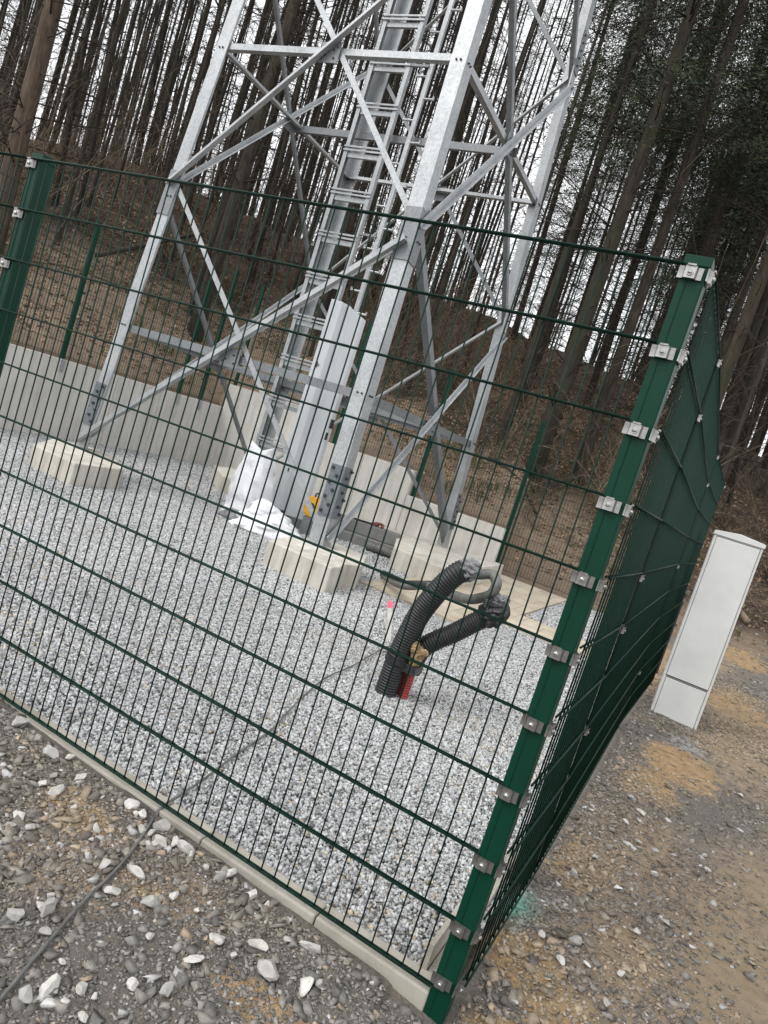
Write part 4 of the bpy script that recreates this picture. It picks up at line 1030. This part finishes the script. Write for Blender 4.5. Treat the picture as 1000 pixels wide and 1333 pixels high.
def far_wood():
    mb = MB(); r = random.Random(79)
    for i in range(150):
        azd = r.uniform(114, 154); D0 = float(az_bound(np.array(R(azd)))); D = D0 + 22 + 34 * r.random(); x, y = polar(azd, D); z = float(height(x, y)) - .5
        H = r.uniform(20, 30); lx_, ly_ = r.gauss(0, .03) * H, r.gauss(0, .03) * H; r0 = r.uniform(.05, .13)
        mb.tube([(x, y, z), (x + lx_ * .45 + r.gauss(0, .12), y + ly_ * .45 + r.gauss(0, .12), z + H * .5), (x + lx_, y + ly_, z + H)], [r0, r0 * .75, r0 * .2], 6, False)
        for k in range(16):
            h = r.uniform(.12, .85); p = Vector((x + lx_ * h, y + ly_ * h, z + H * h)); a = r.uniform(0, 6.283); L = r.uniform(.5, 2.0); d = Vector((math.cos(a), math.sin(a), r.uniform(-.2, .6))); m_ = p + d * L * .5
            mb.tube([p, m_, m_ + (d + Vector((r.uniform(-.5, .5), r.uniform(-.5, .5), r.uniform(-.3, .4)))) * L * .5], [.012, .009, .004], 3, False)
    return mb
tag(obj('far_wood', far_wood(), 'bark'), kind='stuff')
# leaf litter
n = 52000
azr = rng.uniform(R(84), R(152), n); Dr = az_bound(azr) + .5 + 13 * rng.random(n) ** 1.2
Pl = np.stack([CX + Dr * np.cos(azr), CY + Dr * np.sin(azr)], 1)
dens = np.clip((Dr - az_bound(azr)) / 4 - .1, .10, 1) * np.clip(.2 + 2.5 * (fbm(Pl[:, 0], Pl[:, 1], .8) - .3), .1, 1)
Pl = Pl[rng.random(n) < dens]; n = len(Pl)
g = rng.uniform(.13, .42, n); c = np.stack([g * 1.15, g * .78, g * .48], 1)
gr = rng.random(n) < .12; c[gr] = rng.uniform(.03, .09, (gr.sum(), 1)) * np.array([.75, 1, .35])
scatter('leaf_litter', np.column_stack([Pl, height(Pl[:, 0], Pl[:, 1]) + .015]), rng.uniform(.04, .10, n), c, flat=.25, tilt=.3, mat='leaves')

# ------------------------------------------------------------------ light, world, camera
w = bpy.data.worlds.new('World'); sc.world = w; w.use_nodes = True
nt = w.node_tree; bg = nt.nodes['Background']
sky = nt.nodes.new('ShaderNodeTexSky'); sky.sky_type = 'NISHITA'; sky.sun_disc = False
SUN_EL, SUN_AZ = 50, 215
sky.sun_elevation = R(SUN_EL); sky.sun_rotation = R(SUN_AZ); sky.dust_density = 5; sky.air_density = 1; sky.ozone_density = 1
hs = nt.nodes.new('ShaderNodeHueSaturation'); hs.inputs['Saturation'].default_value = .10
nt.links.new(sky.outputs[0], hs.inputs['Color'])
# an even overcast veil over the clear-sky gradient
mx = nt.nodes.new('ShaderNodeMix'); mx.data_type = 'RGBA'; mx.inputs[0].default_value = .75
nt.links.new(hs.outputs[0], mx.inputs[6]); mx.inputs[7].default_value = (9.0, 9.15, 9.4, 1)
nt.links.new(mx.outputs[2], bg.inputs['Color']); bg.inputs['Strength'].default_value = .10
sl = bpy.data.lights.new('sun', 'SUN'); sl.energy = .8; sl.angle = R(30); sl.color = (1, .97, .93)
so = bpy.data.objects.new('sun', sl); COL.objects.link(so)
d = Vector((math.sin(R(SUN_AZ)) * math.cos(R(SUN_EL)), math.cos(R(SUN_AZ)) * math.cos(R(SUN_EL)), math.sin(R(SUN_EL))))
so.rotation_euler = d.to_track_quat('Z', 'Y').to_euler()
cam = bpy.data.cameras.new('camera'); co = bpy.data.objects.new('camera', cam); COL.objects.link(co)
CAMDATA = (916.653, 1.479032, -0.310712, 0.459959, 0.32706, -1.85069, 1.34438)
co.location = CAMDATA[4:7]; co.rotation_euler = CAMDATA[1:4]
cam.sensor_fit = 'VERTICAL'; cam.sensor_height = 36; cam.lens = CAMDATA[0] / 1333 * 36
cam.clip_start = .05; cam.clip_end = 3000
sc.camera = co
sc.view_settings.view_transform = 'Standard'; sc.view_settings.look = 'None'; sc.view_settings.gamma = 1; sc.view_settings.exposure = .9
